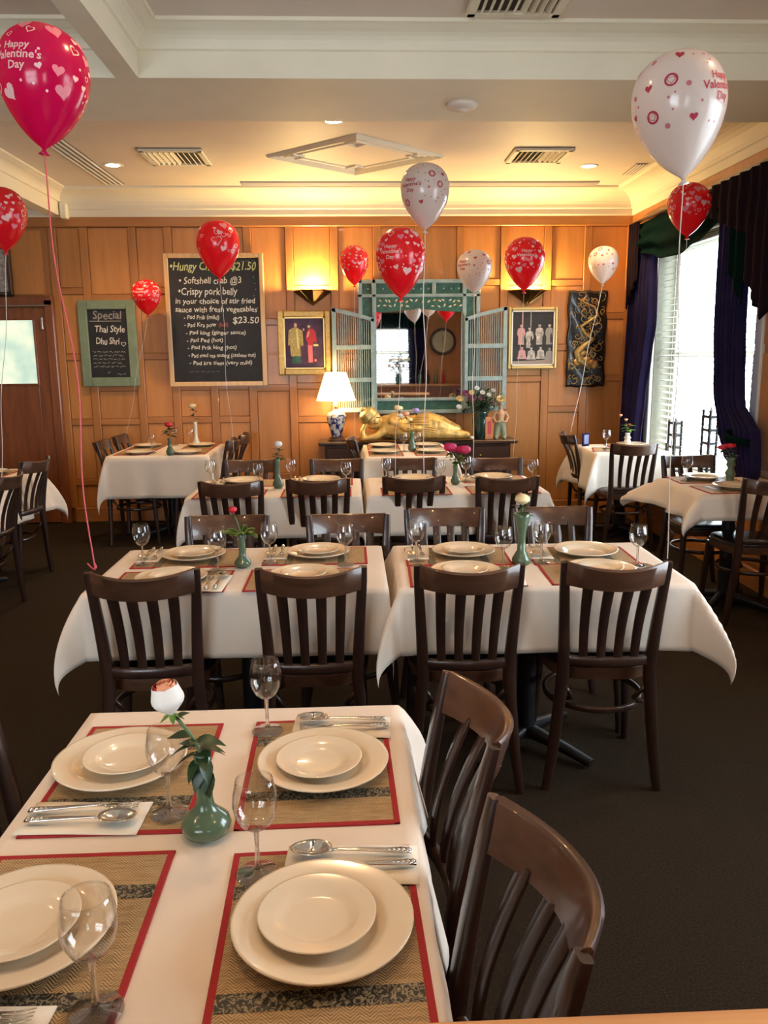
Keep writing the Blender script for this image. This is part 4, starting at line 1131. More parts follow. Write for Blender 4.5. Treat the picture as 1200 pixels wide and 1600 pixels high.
# ------------------------------------------------------------------ tables and cloths
TZ = .757
def table(x, y, w, l, rz, label):
    t = thing('dining_table', label, 'table', (x, y, 0), rz, 'dining tables under cloths')
    MB().cbox((0, 0, TZ-.0185), (w-.012, l-.012, .033), .006).build('table_top', 'dark_wood', t)
    MB().lathe([(.038, .05), (.038, .70), (.10, .705), (.10, .722)], 20).build('column', 'black_iron', t, smooth=True, ang=40)
    for a in (45, 135, 225, 315):
        c, s = cos(radians(a)), sin(radians(a)); L_ = min(w, l)*.47
        MB().bar([(c*.02, s*.02, .065), (c*L_*.6, s*L_*.6, .045), (c*L_, s*L_, .022)], [.05, .042, .036], [.05, .034, .026], (-s, c, 0)).build('foot', 'black_iron', t, smooth=True, ang=50)
    return t
def cloth(x, y, w, l, rz, d, label, flare=(1, 1, 1, 1), seed=0, res=.025, corner=1.0, crease=True):
    """square cloth laid over a table; flare = left, right, near, far"""
    hx, hy = w/2, l/2
    nu, nv = int((w+2*d)/res), int((l+2*d)/res); rg = random.Random(seed); p1, p2, p3 = (rg.uniform(0, 6) for _ in range(3))
    er = .012
    def fn(u, v):
        sx, sy = (u-.5)*(w+2*d), (v-.5)*(l+2*d)
        ax, ay = abs(sx)-hx, abs(sy)-hy; gx, gy = (1 if sx > 0 else -1), (1 if sy > 0 else -1)
        z = TZ+.0015
        if ax <= 0 and ay <= 0:
            zz = z+.0006*sin(sx*23+p1)*sin(sy*19+p2)
            if crease: zz += .0026*math.exp(-(sx/.005)**2)+.0018*math.exp(-((sy-.02)/.005)**2)
            return (sx, sy, zz)
        fx = flare[1] if gx > 0 else flare[0]; fy = flare[3] if gy > 0 else flare[2]
        def side(q, f, along, end, pa, pb):
            e = er*.6+f*(.014*q/d+.008*q/d*(1+sin(along*17+pa)+.5*sin(along*31+pb)))
            nr = max(0, 1-end/.15); return e+f*.022*nr*nr*(q/d)
        if ax > 0 and ay <= 0:
            q = max(0, ax-er); return (gx*(hx+side(q, fx, sy, -ay, p1, p2)*min(1, ax/er)+.0025*math.exp(-((ax-.06)/.006)**2)), sy, z-q-min(ax, er)*.3)
        if ay > 0 and ax <= 0:
            q = max(0, ay-er); return (sx, gy*(hy+side(q, fy, sx, -ax, p2, p3)*min(1, ay/er)+.0025*math.exp(-((ay-.06)/.006)**2)), z-q-min(ay, er)*.3)
        r_ = hypot(ax, ay); th = atan2(ay, ax); q = max(0, r_-er); k = q/d
        ea = side(q, fx, gy*hy, 0, p1, p2); eb = side(q, fy, gx*hx, 0, p2, p3)
        f = fx if fx < .15 else (fy if fy < .095 else max(fx, fy))
        o2 = (ea*cos(th)**2+eb*sin(th)**2)*(1-.35*max(0, k-1))+f*.052*sin(2*th)**2*sin(min(1, k/1.42)*pi*.72)
        o2 *= min(1, r_/er)*(1+.12*sin(4*th+p3)*min(1, k))
        ang = th+.25*sin(4*th)*min(1, k)
        return (gx*(hx+o2*cos(ang)), gy*(hy+o2*sin(ang)), z-q*(1-.03*sin(2*th))-min(r_, er)*.3)
    o = MB().grid(fn, nu, nv).build('tablecloth', 'linen', smooth=True, loc=(x, y, 0), rot=(0, 0, rz))
    solidify(o, .0015, 1)
    return tag(o, label, 'tablecloth', 'cream tablecloths')
TABLES = {
    'front': (-.2525, 1.215, .70, 1.03, 0, .20), 'midL': (-.41, 3.015, 1.05, .64, 0, .25), 'midR': (.685, 2.995, 1.03, .64, radians(-1.2), .25),
    'rowL': (-.455, 4.94, 1.01, .70, 0, .25), 'rowR': (.625, 4.95, 1.06, .70, 0, .25), 'backL': (-1.62, 7.17, .84, .92, 0, .36),
    'backC': (.475, 6.90, .72, .98, 0, .25), 'backR': (2.325, 6.80, .62, .66, 0, .33), 'sideR': (2.325, 4.76, .66, .64, 0, .16), 'sideL': (-2.75, 5.36, .82, 1.34, 0, .32)}
TNAME = {'front': 'front table', 'midL': 'middle left table', 'midR': 'middle right table', 'rowL': 'third row left table', 'rowR': 'third row right table',
         'backL': 'back left table', 'backC': 'table before the sideboard', 'backR': 'table in the far right corner', 'sideR': 'right table by the window', 'sideL': 'table at left photo edge'}
TL = {'front': 'nearest table, holding four place settings and a rose', 'midL': 'dining table in the middle row at left', 'midR': 'dining table in the middle row at right',
      'rowL': 'dining table in the third row at left', 'rowR': 'dining table in the third row at right', 'backL': 'dining table below the chalkboards at the back wall',
      'backC': 'small dining table in front of the sideboard', 'backR': 'dining table in the far right corner by the curtain', 'sideR': 'dining table at right edge before the bright window', 'sideL': 'dining table cut by the left photo edge'}
FL = {'front': (.2, 1.5, .5, .5), 'midL': (1.6, .3, .1, .5), 'midR': (1.3, 1.8, .35, .5), 'rowL': (1, .3, .1, .5), 'rowR': (.3, 1, .1, .5), 'sideR': (2.6, .1, .5, .5), 'backR': (2, .1, 1, .5), 'backL': (1.2, 1, 1, .09), 'sideL': (1, 2, 1, 1.2)}
for i, (k, (x, y, w, l, rz, d)) in enumerate(TABLES.items()):
    table(x, y, w, l, rz, TL[k])
    cloth(x, y, w, l, rz, d, 'cream tablecloth draped over the '+TNAME[k], FL.get(k, (1, 1, 1, 1)), i+3, .02 if i < 3 else .03)

# ------------------------------------------------------------------ place settings (prototypes; diner looks along +y)
MZ = TZ+.0032
def make_mat():
    t = thing('placemat', 'x', 'placemat')
    w, d = .412, .285; b = .011; h = .003
    MB().box((0, 0, h/2), (w-b, d-b, h)).build('straw_field', 'straw_weave', t)
    f = MB()
    for s in (-1, 1): f.cbox((0, s*(d/2-b/2), h*.55), (w, b, h*1.25), .001); f.cbox((s*(w/2-b/2), 0, h*.55), (b, d, h*1.25), .001)
    f.build('border', 'red_cotton', t)
    for s in (-1, 1): MB().box((s*.105, 0, h*.62), (.031, d-2*b, h*1.1)).build('brocade_band', 'brocade', t)
    return t
def plate_prof(R_, h): 
    return [(.0001, .004), (R_*.50, .004), (R_*.60, .0055), (R_*.68, h*.62), (R_*.74, h*.72), (R_*.97, h), (R_, h*1.02), (R_, h*.9), (R_*.97, h*.82), (R_*.72, h*.5), (R_*.62, .0015), (R_*.56, 0), (.0001, .001)]
def one(name, prof, mat, n, cat):
    o = MB().lathe(prof, n).build(name, mat, smooth=True, ang=None); o['label'] = 'x'; o['category'] = cat; return o
def make_glass():
    t = thing('wine_glass', 'x', 'glass')
    bowl = [(.0045, .074), (.014, .079), (.024, .088), (.0315, .103), (.0345, .118), (.0335, .135), (.0300, .152), (.0285, .160), (.0278, .1603), (.0274, .159), (.0288, .151), (.0322, .135), (.0333, .118), (.0303, .104), (.023, .0895), (.013, .0812), (.0001, .079)]
    MB().lathe(bowl, 28).build('bowl', 'stemware', t, smooth=True)
    MB().lathe([(.0001, .076), (.0055, .076), (.0042, .066), (.0036, .045), (.0042, .022), (.0062, .014), (.0052, .010), (.012, .0055), (.032, .0022), (.0335, .001), (.0335, 0), (.0001, 0)], 28).build('foot', 'stem_solid', t, smooth=True, ang=35)
    return t
def make_napkin():
    o = MB().grid(lambda u, v: (-.049+.098*u, -.105+.21*v, .0032+.0008*sin(u*5+v*7)), 4, 8).build('napkin', 'napkin_paper', smooth=True); solidify(o, .002, -1)
    o['label'] = 'x'; o['category'] = 'napkin'; return o
def handle(mb):
    pts = [(0, -.098, .004), (0, -.085, .005), (0, -.06, .006), (0, -.02, .008), (0, .02, .009), (0, .035, .007)]
    mb.bar(pts, [.010, .015, .011, .008, .005, .005], [.004, .005, .0035, .003, .003, .003], (1, 0, 0))
    return mb
def make_spoon():
    t = thing('spoon', 'x', 'spoon'); handle(MB()).build('handle', 'chrome', t, smooth=True)
    def fn(u, v):
        a = 2*pi*u; r_ = v; return (.022*r_*cos(a)*(1-.12*sin(a)), .062+.034*r_*sin(a), .0035+.009*r_*r_)
    o = MB().grid(fn, 20, 5).build('bowl', 'chrome', t, smooth=True); solidify(o, .001, -1)
    m = MB()
    for i in range(5): m.ball((0, -.093+i*.008, .0068), .0048-.0004*i, 5, sz=(1.2, .9, .7))
    m.build('handle_ornament', 'chrome', t, smooth=True); return t
def make_fork():
    t = thing('fork', 'x', 'fork'); handle(MB()).build('handle', 'chrome', t, smooth=True)
    MB().bar([(0, .033, .007), (0, .042, .005), (0, .052, .004)], [.006, .018, .021], .002, (1, 0, 0)).build('neck', 'chrome', t, smooth=True)
    for i in range(4):
        x = (i-1.5)*.0058; MB().bar([(x, .050, .004), (x, .070, .0035), (x, .092, .0075)], [.0036, .0032, .0018], .0016, (1, 0, 0)).build('tine', 'chrome', t, smooth=True)
    m = MB()
    for i in range(5): m.ball((0, -.093+i*.008, .0068), .0048-.0004*i, 5, sz=(1.2, .9, .7))
    m.build('handle_ornament', 'chrome', t, smooth=True); return t
PR = {'placemat': make_mat(), 'dinner_plate': one('dinner_plate', plate_prof(.127, .024), 'porcelain', 56, 'plate'), 'side_plate': one('side_plate', plate_prof(.083, .016), 'porcelain', 48, 'plate'),
      'wine_glass': make_glass(), 'napkin': make_napkin(), 'spoon': make_spoon(), 'fork': make_fork()}
USED = {k: [False] for k in PR}
LB = {'placemat': 'straw placemat edged in red, {}', 'dinner_plate': 'large round cream dinner plate, {}', 'side_plate': 'small cream plate stacked on dinner plate, {}', 'wine_glass': 'empty stemmed wine glass, {}',
      'napkin': 'flat cream napkin under cutlery, {}', 'spoon': 'silver spoon with ornate handle, {}', 'fork': 'silver fork with ornate handle, {}'}
GR = {'placemat': 'red edged straw placemats', 'dinner_plate': 'cream dinner plates', 'side_plate': 'small cream plates', 'wine_glass': 'empty wine glasses', 'napkin': 'cream napkins', 'spoon': 'silver spoons', 'fork': 'silver forks'}
def setting(x, y, deg, where, items='mpsgnc', pl=(0, -.005), gl=(.150, .105), sp=(0, 0), tilt=0):
    a = radians(deg)
    def P(lx, ly, z): return (x+lx*cos(a)-ly*sin(a), y+lx*sin(a)+ly*cos(a), z)
    def put(kind, lx, ly, z, rz=0): 
        return place(PR[kind], USED[kind], P(lx, ly, z), a+rz, LB[kind].format(where), GR[kind])
    if 'm' in items: put('placemat', 0, 0, MZ, tilt)
    z = MZ+.0045
    if 'p' in items: put('dinner_plate', pl[0], pl[1], z)
    if 's' in items: put('side_plate', pl[0]+sp[0], pl[1]+sp[1], z+.0125)
    if 'n' in items: put('napkin', .158, -.042, z-.0005, radians(-3))
    if 'c' in items: put('spoon', .178, -.040, z+.0065, radians(-2)); put('fork', .141, -.045, z+.0065, radians(2))
    if 'g' in items: put('wine_glass', gl[0], gl[1], z)
# front table
setting(-.053, .975, 90, 'near right place of front table', gl=(.145, .103), pl=(.015, -.002), sp=(.004, .008), tilt=radians(1.5))
setting(-.073, 1.452, 90, 'far right place of front table', gl=(.154, .117), pl=(-.012, -.008), sp=(-.002, .008), tilt=radians(1))
setting(-.433, 1.447, -90, 'far left place of front table', gl=(.148, .102), pl=(-.02, -.028), sp=(-.006, .01))
setting(-.440, .985, -90, 'near left place of front table', gl=(.123, .115), pl=(-.015, -.028), sp=(.0, -.004))
# middle tables
setting(-.655, 3.155, 180, 'far left place of middle left table', pl=(-.015, 0), gl=(.165, .090))
setting(-.150, 3.160, 180, 'far right place of middle left table', gl=(.175, .110), pl=(-.01, .0))
setting(-.655, 2.815, 0, 'near left place of middle left table', gl=(.143, .140))
setting(-.180, 2.815, 0, 'near right place of middle left table', gl=(.150, .190))
setting(.415, 3.110, 178, 'far left place of middle right table', gl=(.165, .075), pl=(-.03, -.02))
setting(.905, 3.080, 178, 'far right place of middle right table', items='mpgnc', gl=(.175, .11), pl=(-.03, -.02))
setting(.408, 2.820, -2, 'near left place of middle right table', gl=(.153, .085))
setting(.905, 2.810, -2, 'near right place of middle right table', gl=(.165, .09))
# third row
setting(-.70, 5.13, 180, 'far left place of third row left table', items='mpgnc', gl=(.19, .08))
setting(-.20, 5.13, 180, 'far right place of third row left table', items='mpgnc', gl=(.185, .09))
setting(-.72, 4.71, 0, 'near left place of third row left table', items='mpg', gl=(.15, .16))
setting(-.21, 4.71, 0, 'near right place of third row left table', items='mpg', gl=(.175, .16))
setting(.40, 5.13, 180, 'far left place of third row right table', items='mpgnc', gl=(.18, .08))
setting(.92, 5.13, 180, 'far right place of third row right table', items='mpgnc', gl=(.19, .08))
setting(.38, 4.71, 0, 'near left place of third row right table', items='mpg', gl=(.165, .16))
setting(.90, 4.71, 0, 'near right place of third row right table', items='mpg', gl=(.22, .16))
# back left
setting(-1.86, 6.98, -90, 'near left place of back left table', items='mpg', gl=(.05, .15), pl=(.12, .06))
setting(-1.38, 6.98, 90, 'near right place of back left table', items='mp', pl=(-.14, .02))
setting(-1.86, 7.40, -90, 'far left place of back left table', items='mpg', gl=(-.12, .22))
setting(-1.38, 7.40, 90, 'far right place of back left table', items='mpg', gl=(.05, .10))
# table before the sideboard
setting(.285, 6.66, -90, 'near left place, table before sideboard', items='mpg', gl=(-.10, .16))
setting(.665, 6.66, 90, 'near right place, table before sideboard', items='mpg', gl=(.12, .10))
setting(.285, 7.13, -90, 'far left place, table before sideboard', items='mp')
setting(.665, 7.13, 90, 'far right place, table before sideboard', items='mp')
# right side
setting(2.25, 6.66, -15, 'left place, table in far right corner', items='mg', gl=(-.09, .06))
setting(2.46, 6.93, 180, 'far place, table in far right corner', items='mp')
setting(2.25, 4.97, 178, 'far place of right table by window', items='mpg', gl=(.14, .06), pl=(0, -.02))
setting(2.26, 4.595, 2, 'near place of right table by window', items='mp', pl=(.02, .02))
place(PR['wine_glass'], USED['wine_glass'], (2.585, 5.0, TZ+.003), 0, 'empty wine glass at the right photo edge, before the navy curtain', GR['wine_glass'])
setting(-2.56, 5.72, 90, 'far place of table at left photo edge', items='mp')
setting(-2.56, 5.05, 90, 'near place of table at left photo edge', items='mp')

# ------------------------------------------------------------------ vases and flowers
def vase(label, x, y, prof, mat, z=TZ+.003, n=28, group='bud vases on the tables'):
    t = thing('bud_vase', label, 'vase', (x, y, z), 0, group)
    MB().lathe(prof+[(prof[-1][0]*.8, prof[-1][1]+.001), (prof[-1][0]*.7, prof[-1][1]-.02)], n).build('body', mat, t, smooth=True)
    return t
def VP(R_, H_, neck, flare, hb=.22):
    """bulb base, slim neck, flared lip"""
    k = H_*hb*2
    return [(.0001, 0), (R_*.52, 0), (R_*.60, .003), (R_*.90, k*.22), (R_, k*.48), (R_*.93, k*.70), (R_*.70, k*.90), (neck*1.7, k*1.02), (neck*1.2, k*1.2), (neck, k*1.5), (neck, H_*.88), (flare, H_)]
def rose(label, x, y, z0, z1, lean, mats, r=.024, h=.045, leaves=6, lsize=.045, open_=.15, layers=3, seed=1, leafmat='leaf_green', name='rose', azs=None, hd=None, group='single flowers in bud vases'):
    t = thing(name, label, 'flower', (x, y, z0), 0, group)
    H_ = z1-z0; lx, ly = lean
    def S_(q): return (lx*q*q, ly*q*q, H_*q)
    MB().tube([S_(q/8) for q in range(9)], .0028, 6).build('stem', 'stem_green', t, smooth=True)
    rg = random.Random(seed)
    for i in range(leaves):
        q = .48+.4*i/max(1, leaves-1)
        az = azs[i] if azs else i*2.4+rg.uniform(-.3, .3)
        m = MB(); leaf(m, (0, 0, 0), az, rg.uniform(.0, .6), lsize*rg.uniform(.8, 1.2), lsize*.52, lsize*.35, rg.uniform(-.3, .3))
        m.build('leaf', leafmat, t, smooth=True, loc=S_(q))
    heads = hd or [(0, 0, 0, mats, 1)]
    for (dx, dy, dz, mt, sc) in heads:
        top = Vector(S_(1))+Vector((dx, dy, dz))
        k = 0
        for l in range(layers):
            cnt = 3+l; rr_ = r*sc*(.32+.68*(l+1)/layers); hh = h*sc*(1-.05*l)
            for i in range(cnt):
                m = MB(); petal(m, 2*pi*i/cnt+l*.9+rg.uniform(-.2, .2), 2*pi/cnt*1.55, rr_, hh, open_*(l+1)/layers, tipcurl=.25*(l+1)/layers)
                o = m.build('petal', mt[min(l, len(mt)-1)], t, smooth=True, loc=top, rot=(ly*2.0, -lx*-2.0, 0)); k += 1
        m = MB()
        for i in range(5): leaf(m, (0, 0, 0), i*2*pi/5, -.7, r*sc*1.1, r*sc*.4, .0)
        m.build('sepal', 'leaf_green', t, smooth=True, loc=top)
    return t
# nearest table
vase('squat celadon green bud vase on the front table', -.255, 1.235, VP(.042, .150, .0135, .0145, .155), 'celadon')
def front_rose():
    t = thing('rose', 'pale rose with orange red tips in the front table vase', 'flower', (-.253, 1.235, TZ+.12), 0)
    H_ = .105; lx = -.048
    S_ = lambda q: (lx*q*q, .0, H_*q)
    MB().tube([S_(q/8) for q in range(9)], .0032, 8).build('stem', 'stem_green', t, smooth=True)
    L_ = [(0.30, pi*1.05, .2, .050, .05), (.36, .15, .15, .048, .03), (.34, -.9, .1, .040, .0), (.42, 2.6, .4, .05, .045), (.52, -.25, .45, .055, .05), (.60, pi*.97, .25, .050, .03), (.15, -1.57, -1.0, .062, .02), (.26, -1.0, -.5, .055, .03), (.26, -2.2, -.4, .055, .03), (.40, 0.0, .2, .052, .03), (.44, 3.3, .1, .052, .03),
          (.20, -1.8, -.5, .055, .05), (.10, -1.2, -.9, .062, .04), (.18, -2.3, -.7, .05, .05), (.30, -1.3, .1, .045, .03), (.5, -1.5, .7, .04, .02), (.93, .3, .4, .028, .01)]
    for i, (q, az, el, ln, dr) in enumerate(L_):
        m = MB(); leaf(m, (0, 0, 0), az, el, ln*.82, ln*.46, dr*.6, 0.2*(-1)**i)
        m.build('leaf', 'leaf_green', t, smooth=True, loc=S_(q))
    top = Vector(S_(1)); rg = random.Random(4)
    for l in range(5):
        cnt = (2, 3, 3, 4, 5)[l]; rr_ = .0275*(.25, .45, .62, .82, 1.0)[l]; hh = .058*(1.02, 1.04, 1.02, .98, .93)[l]
        for i in range(cnt):
            m = MB(); m.cur = 0
            a0 = 2*pi*i/cnt+l*1.1+rg.uniform(-.15, .15)
            petal(m, a0, 2*pi/cnt*1.6, rr_, hh, .0, nu=8, nv=10, tipcurl=(.0, 0, .05, .10, .16)[l])
            # the edge of the petals is orange red: its own material on the last rows
            nf = len(m.f); tip = (3, 3, 2, 1, 0)[l]
            m.m = [1 if (k//8) >= 10-tip else 0 for k in range(nf)]
            if l == 3 and i == 0: m.m = [2 if (k//8) >= 8 else 0 for k in range(nf)]
            m.build('petal', ['petal_white', 'petal_peach', 'petal_red'], t, smooth=True, loc=top+Vector((0, 0, -.002)), rot=(.08, -.15, 0))
    m = MB()
    for i in range(5): leaf(m, (0, 0, 0), i*2*pi/5, -.5, .024, .010, .0)
    m.build('sepal', 'leaf_fresh', t, smooth=True, loc=top)
front_rose()
# middle left: red rose with feathery fern
vase('slim green bud vase on the middle left table', -.425, 3.005, VP(.033, .135, .013, .015, .14), 'celadon')
t = rose('small red rose with feathery fern on middle left table', -.425, 3.005, TZ+.10, TZ+.215, (-.028, 0), ['petal_red'], .016, .028, 0, seed=2)
rg = random.Random(8)
for i in range(15):
    az = i*2*pi/15*2+.2; L_ = rg.uniform(.06, .105); el = rg.uniform(.2, .9); m = MB()
    pts = [(L_*q*cos(az)*cos(el), L_*q*sin(az)*cos(el), .03+L_*q*sin(el)-.03*q*q) for q in (0, .25, .5, .75, 1)]
    m.tube(pts, .001, 4)
    for k in range(12):
        q = .2+.8*k/12; p = (L_*q*cos(az)*cos(el), L_*q*sin(az)*cos(el), .03+L_*q*sin(el)-.03*q*q)
        for s in (-1, 1): leaf(m, p, az+s*.9, .2, .028*(1-.5*q), .011, .004)
    m.build('frond', 'leaf_fresh', t, smooth=True)
# middle right: tall vase, cream rose
vase('tall green vase with broad neck on the middle right table', .648, 2.975, [(.0001, 0), (.028, 0), (.035, .006), (.036, .022), (.026, .040), (.017, .055), (.015, .10), (.017, .13), (.024, .155), (.030, .185), (.033, .20)], 'celadon')
rose('cream rose above the tall vase on middle right table', .648, 2.975, TZ+.15, TZ+.235, (0, 0), ['petal_cream'], .029, .044, 5, .05, .12, 4, 3)
# third row
vase('slim green vase on the third row left table', -.455, 4.90, VP(.034, .19, .014, .017, .15), 'celadon')
rose('white rose bud with leaves on third row left table', -.455, 4.90, TZ+.10, TZ+.255, (.01, 0), ['petal_white'], .024, .042, 10, .05, .12, 3, 5)
vase('small green vase on the third row right table', .648, 4.94, VP(.030, .12, .014, .018, .2), 'celadon')
rose('two magenta roses with green leaves on third row right table', .648, 4.94, TZ+.08, TZ+.20, (.0, 0), ['petal_magenta'], .036, .05, 9, .085, .12, 3, 6, 'leaf_fresh', azs=[-1.4, -1.7, -1.0, -2.2, 0, 3.1, -1.2, -2, 1],
     hd=[(-.035, -.01, .01, ['petal_magenta'], 1.15), (.055, -.01, -.005, ['petal_magenta'], 1.1), (.012, .03, .0, ['petal_magenta'], .8)])
# back left
vase('little green vase in front on the back left table', -1.515, 6.74, VP(.036, .14, .015, .02, .2), 'celadon')
rose('red rose with leafy stem on the back left table', -1.515, 6.74, TZ+.09, TZ+.235, (0, 0), ['petal_red'], .035, .045, 10, .075, .12, 3, 9, 'leaf_green')
vase('tall white bud vase at the rear of the back left table', -1.44, 7.50, VP(.032, .22, .015, .018, .12), 'white_glaze')
rose('white rose in the white vase, back left table', -1.44, 7.50, TZ+.15, TZ+.345, (-.02, 0), ['petal_cream'], .034, .045, 4, .06, .35, 3, 10)
# table before the sideboard
vase('small greyish green vase on the table before the sideboard', .515, 6.76, VP(.036, .17, .018, .024, .2), 'celadon')
rose('mixed yellow, pink and violet flowers before the gilded statue', .515, 6.76, TZ+.10, TZ+.27, (-.02, 0), ['petal_cream'], .035, .045, 6, .06, .15, 3, 12, name='flower_bunch',
     hd=[(-.09, -.01, .075, ['petal_cream'], 1.0), (-.035, -.02, .03, ['petal_peach'], 1.0), (-.075, -.02, .02, ['petal_white'], .9), (.05, -.01, .06, ['petal_violet'], .9), (.0, -.03, -.01, ['petal_cream'], .7), (-.105, 0, .10, ['petal_cream'], .6)])
# far right corner
vase('small white vase on the far right corner table', 2.45, 7.0, VP(.03, .11, .02, .022, .3), 'white_glaze')
rose('leafy sprig with tiny coral buds, far right corner table', 2.45, 7.0, TZ+.06, TZ+.20, (-.02, 0), ['petal_peach'], .014, .022, 9, .07, .3, 2, 13, 'leaf_fresh', name='sprig',
     hd=[(0, 0, .02, ['petal_peach'], 1), (-.05, 0, .06, ['petal_peach'], 1), (.03, 0, -.02, ['petal_red'], .8)])
t = thing('menu_stand', 'small dark blue card stand on the far right corner table', 'card', (2.07, 6.98, TZ+.004), .5)
MB().cbox((0, 0, .058), (.085, .012, .115), .003).build('frame', 'navy_velvet', t); MB().box((.0, -.008, .06), (.055, .003, .08)).build('print', 'print_navy', t)
# right window table
vase('grey green scrolled vase on the right window table', 2.335, 4.80, [(.0001, 0), (.036, 0), (.038, .012), (.022, .022), (.026, .05), (.034, .065), (.026, .085), (.018, .10), (.028, .12), (.022, .145), (.030, .165)], 'celadon')
rose('dark red carnation in the right window table vase', 2.335, 4.80, TZ+.13, TZ+.215, (-.03, 0), ['petal_red'], .030, .03, 6, .05, .15, 3, 14, name='carnation',
     hd=[(-.03, 0, 0, ['petal_red'], 1), (.02, 0, .008, ['petal_red'], 1.05), (-.005, .02, .01, ['petal_magenta'], .8)])

# ------------------------------------------------------------------ chairs
G1 = 'chairs along the near side of the middle tables'
for (x, y, a, s) in [(-.690, 2.565, 4, 'leftmost dark slatted chair of the middle row, red ribbon tied on its back'), (-.140, 2.560, 1, 'second chair from left at near side of middle row'),
                     (.385, 2.560, -2, 'third chair from left at near side of middle row'), (.880, 2.560, -4, 'rightmost chair of the middle row, white ribbon tied to its right post')]:
    chair(x, y, a, s, G1)
G2 = 'chairs along the far side of the middle tables'
for (x, y, s) in [(-.550, 3.47, 'chair facing the viewer behind the red rose and fern'), (-.020, 3.45, 'chair facing the viewer behind middle left table, right seat'),
                  (.418, 3.55, 'chair facing the viewer behind middle right table, left seat'), (.908, 3.54, 'chair facing the viewer behind middle right table, right seat')]:
    chair(x, y, 180, s, G2)
G3 = 'chairs along the near side of the third row tables'
for (x, y, s) in [(-.685, 4.50, 'leftmost dark chair at near side of the third row'), (-.195, 4.54, 'second dark chair from left at near side of third row'),
                  (.360, 4.58, 'third dark chair from left at near side of third row'), (.895, 4.52, 'rightmost dark chair at near side of the third row')]:
    chair(x, y, 0, s, G3)
G4 = 'chairs along the far side of the third row tables'
for (x, y, s) in [(-.685, 5.45, 'leftmost chair facing the viewer behind the third row'), (-.10, 5.42, 'second chair from left behind the third row, facing the viewer'),
                  (.40, 5.42, 'third chair from left behind the third row, before small table'), (.975, 5.36, 'rightmost chair facing the viewer behind the third row')]:
    chair(x, y, 180, s, G4)
G5 = 'chairs at the sides of the front table'
chair(.236, .968, 97, 'nearest chair, brown curved back at the bottom right', G5); chair(.222, 1.475, 97, 'brown chair at far right side of the front table', G5)
chair(-.79, 1.43, -94, 'dark chair cut by the left photo edge at front table', G5)
G6 = 'chairs at the back left table'
for (x, y, a, s) in [(-2.12, 6.92, -90, 'near chair left of the back left table'), (-2.10, 7.40, -90, 'far chair left of the back left table, below the small chalkboard'),
                     (-1.04, 6.92, 90, 'near chair right of the back left table'), (-1.0, 7.40, 90, 'far chair right of the back left table, below the big menu')]: chair(x, y, a, s, G6)
chair(.03, 6.86, -90, 'dark chair left of the small table, under the lamp', None)
chair(2.20, 6.12, -4, 'dark chair before the far right corner table', None)
chair(1.93, 7.02, -90, 'dark chair seen edge on left of the far right corner table', None)
chair(2.295, 5.34, 178, 'chair facing the viewer in front of the bright window', None)
chair(2.345, 4.28, -3, 'dark chair at right photo edge, near the window table', None)
chair(-2.11, 4.93, 84, 'dark chair at left photo edge, nearer of two', None); chair(-2.22, 5.68, 80, 'dark chair at left photo edge, farther of two', None)

# ------------------------------------------------------------------ counter top in the foreground
t = thing('wooden_ledge', 'honey wood ledge at the bottom right photo edge, nearest the viewer', 'ledge', (.35, .579, 0))
MB().cbox((0, 0, .88), (2.2, .226, .04), .010).build('ledge_top', 'honey_wood', t)
MB().cbox((0, .0, .43), (2.1, .06, .86), .004).build('front_panel', 'door_wood', t)

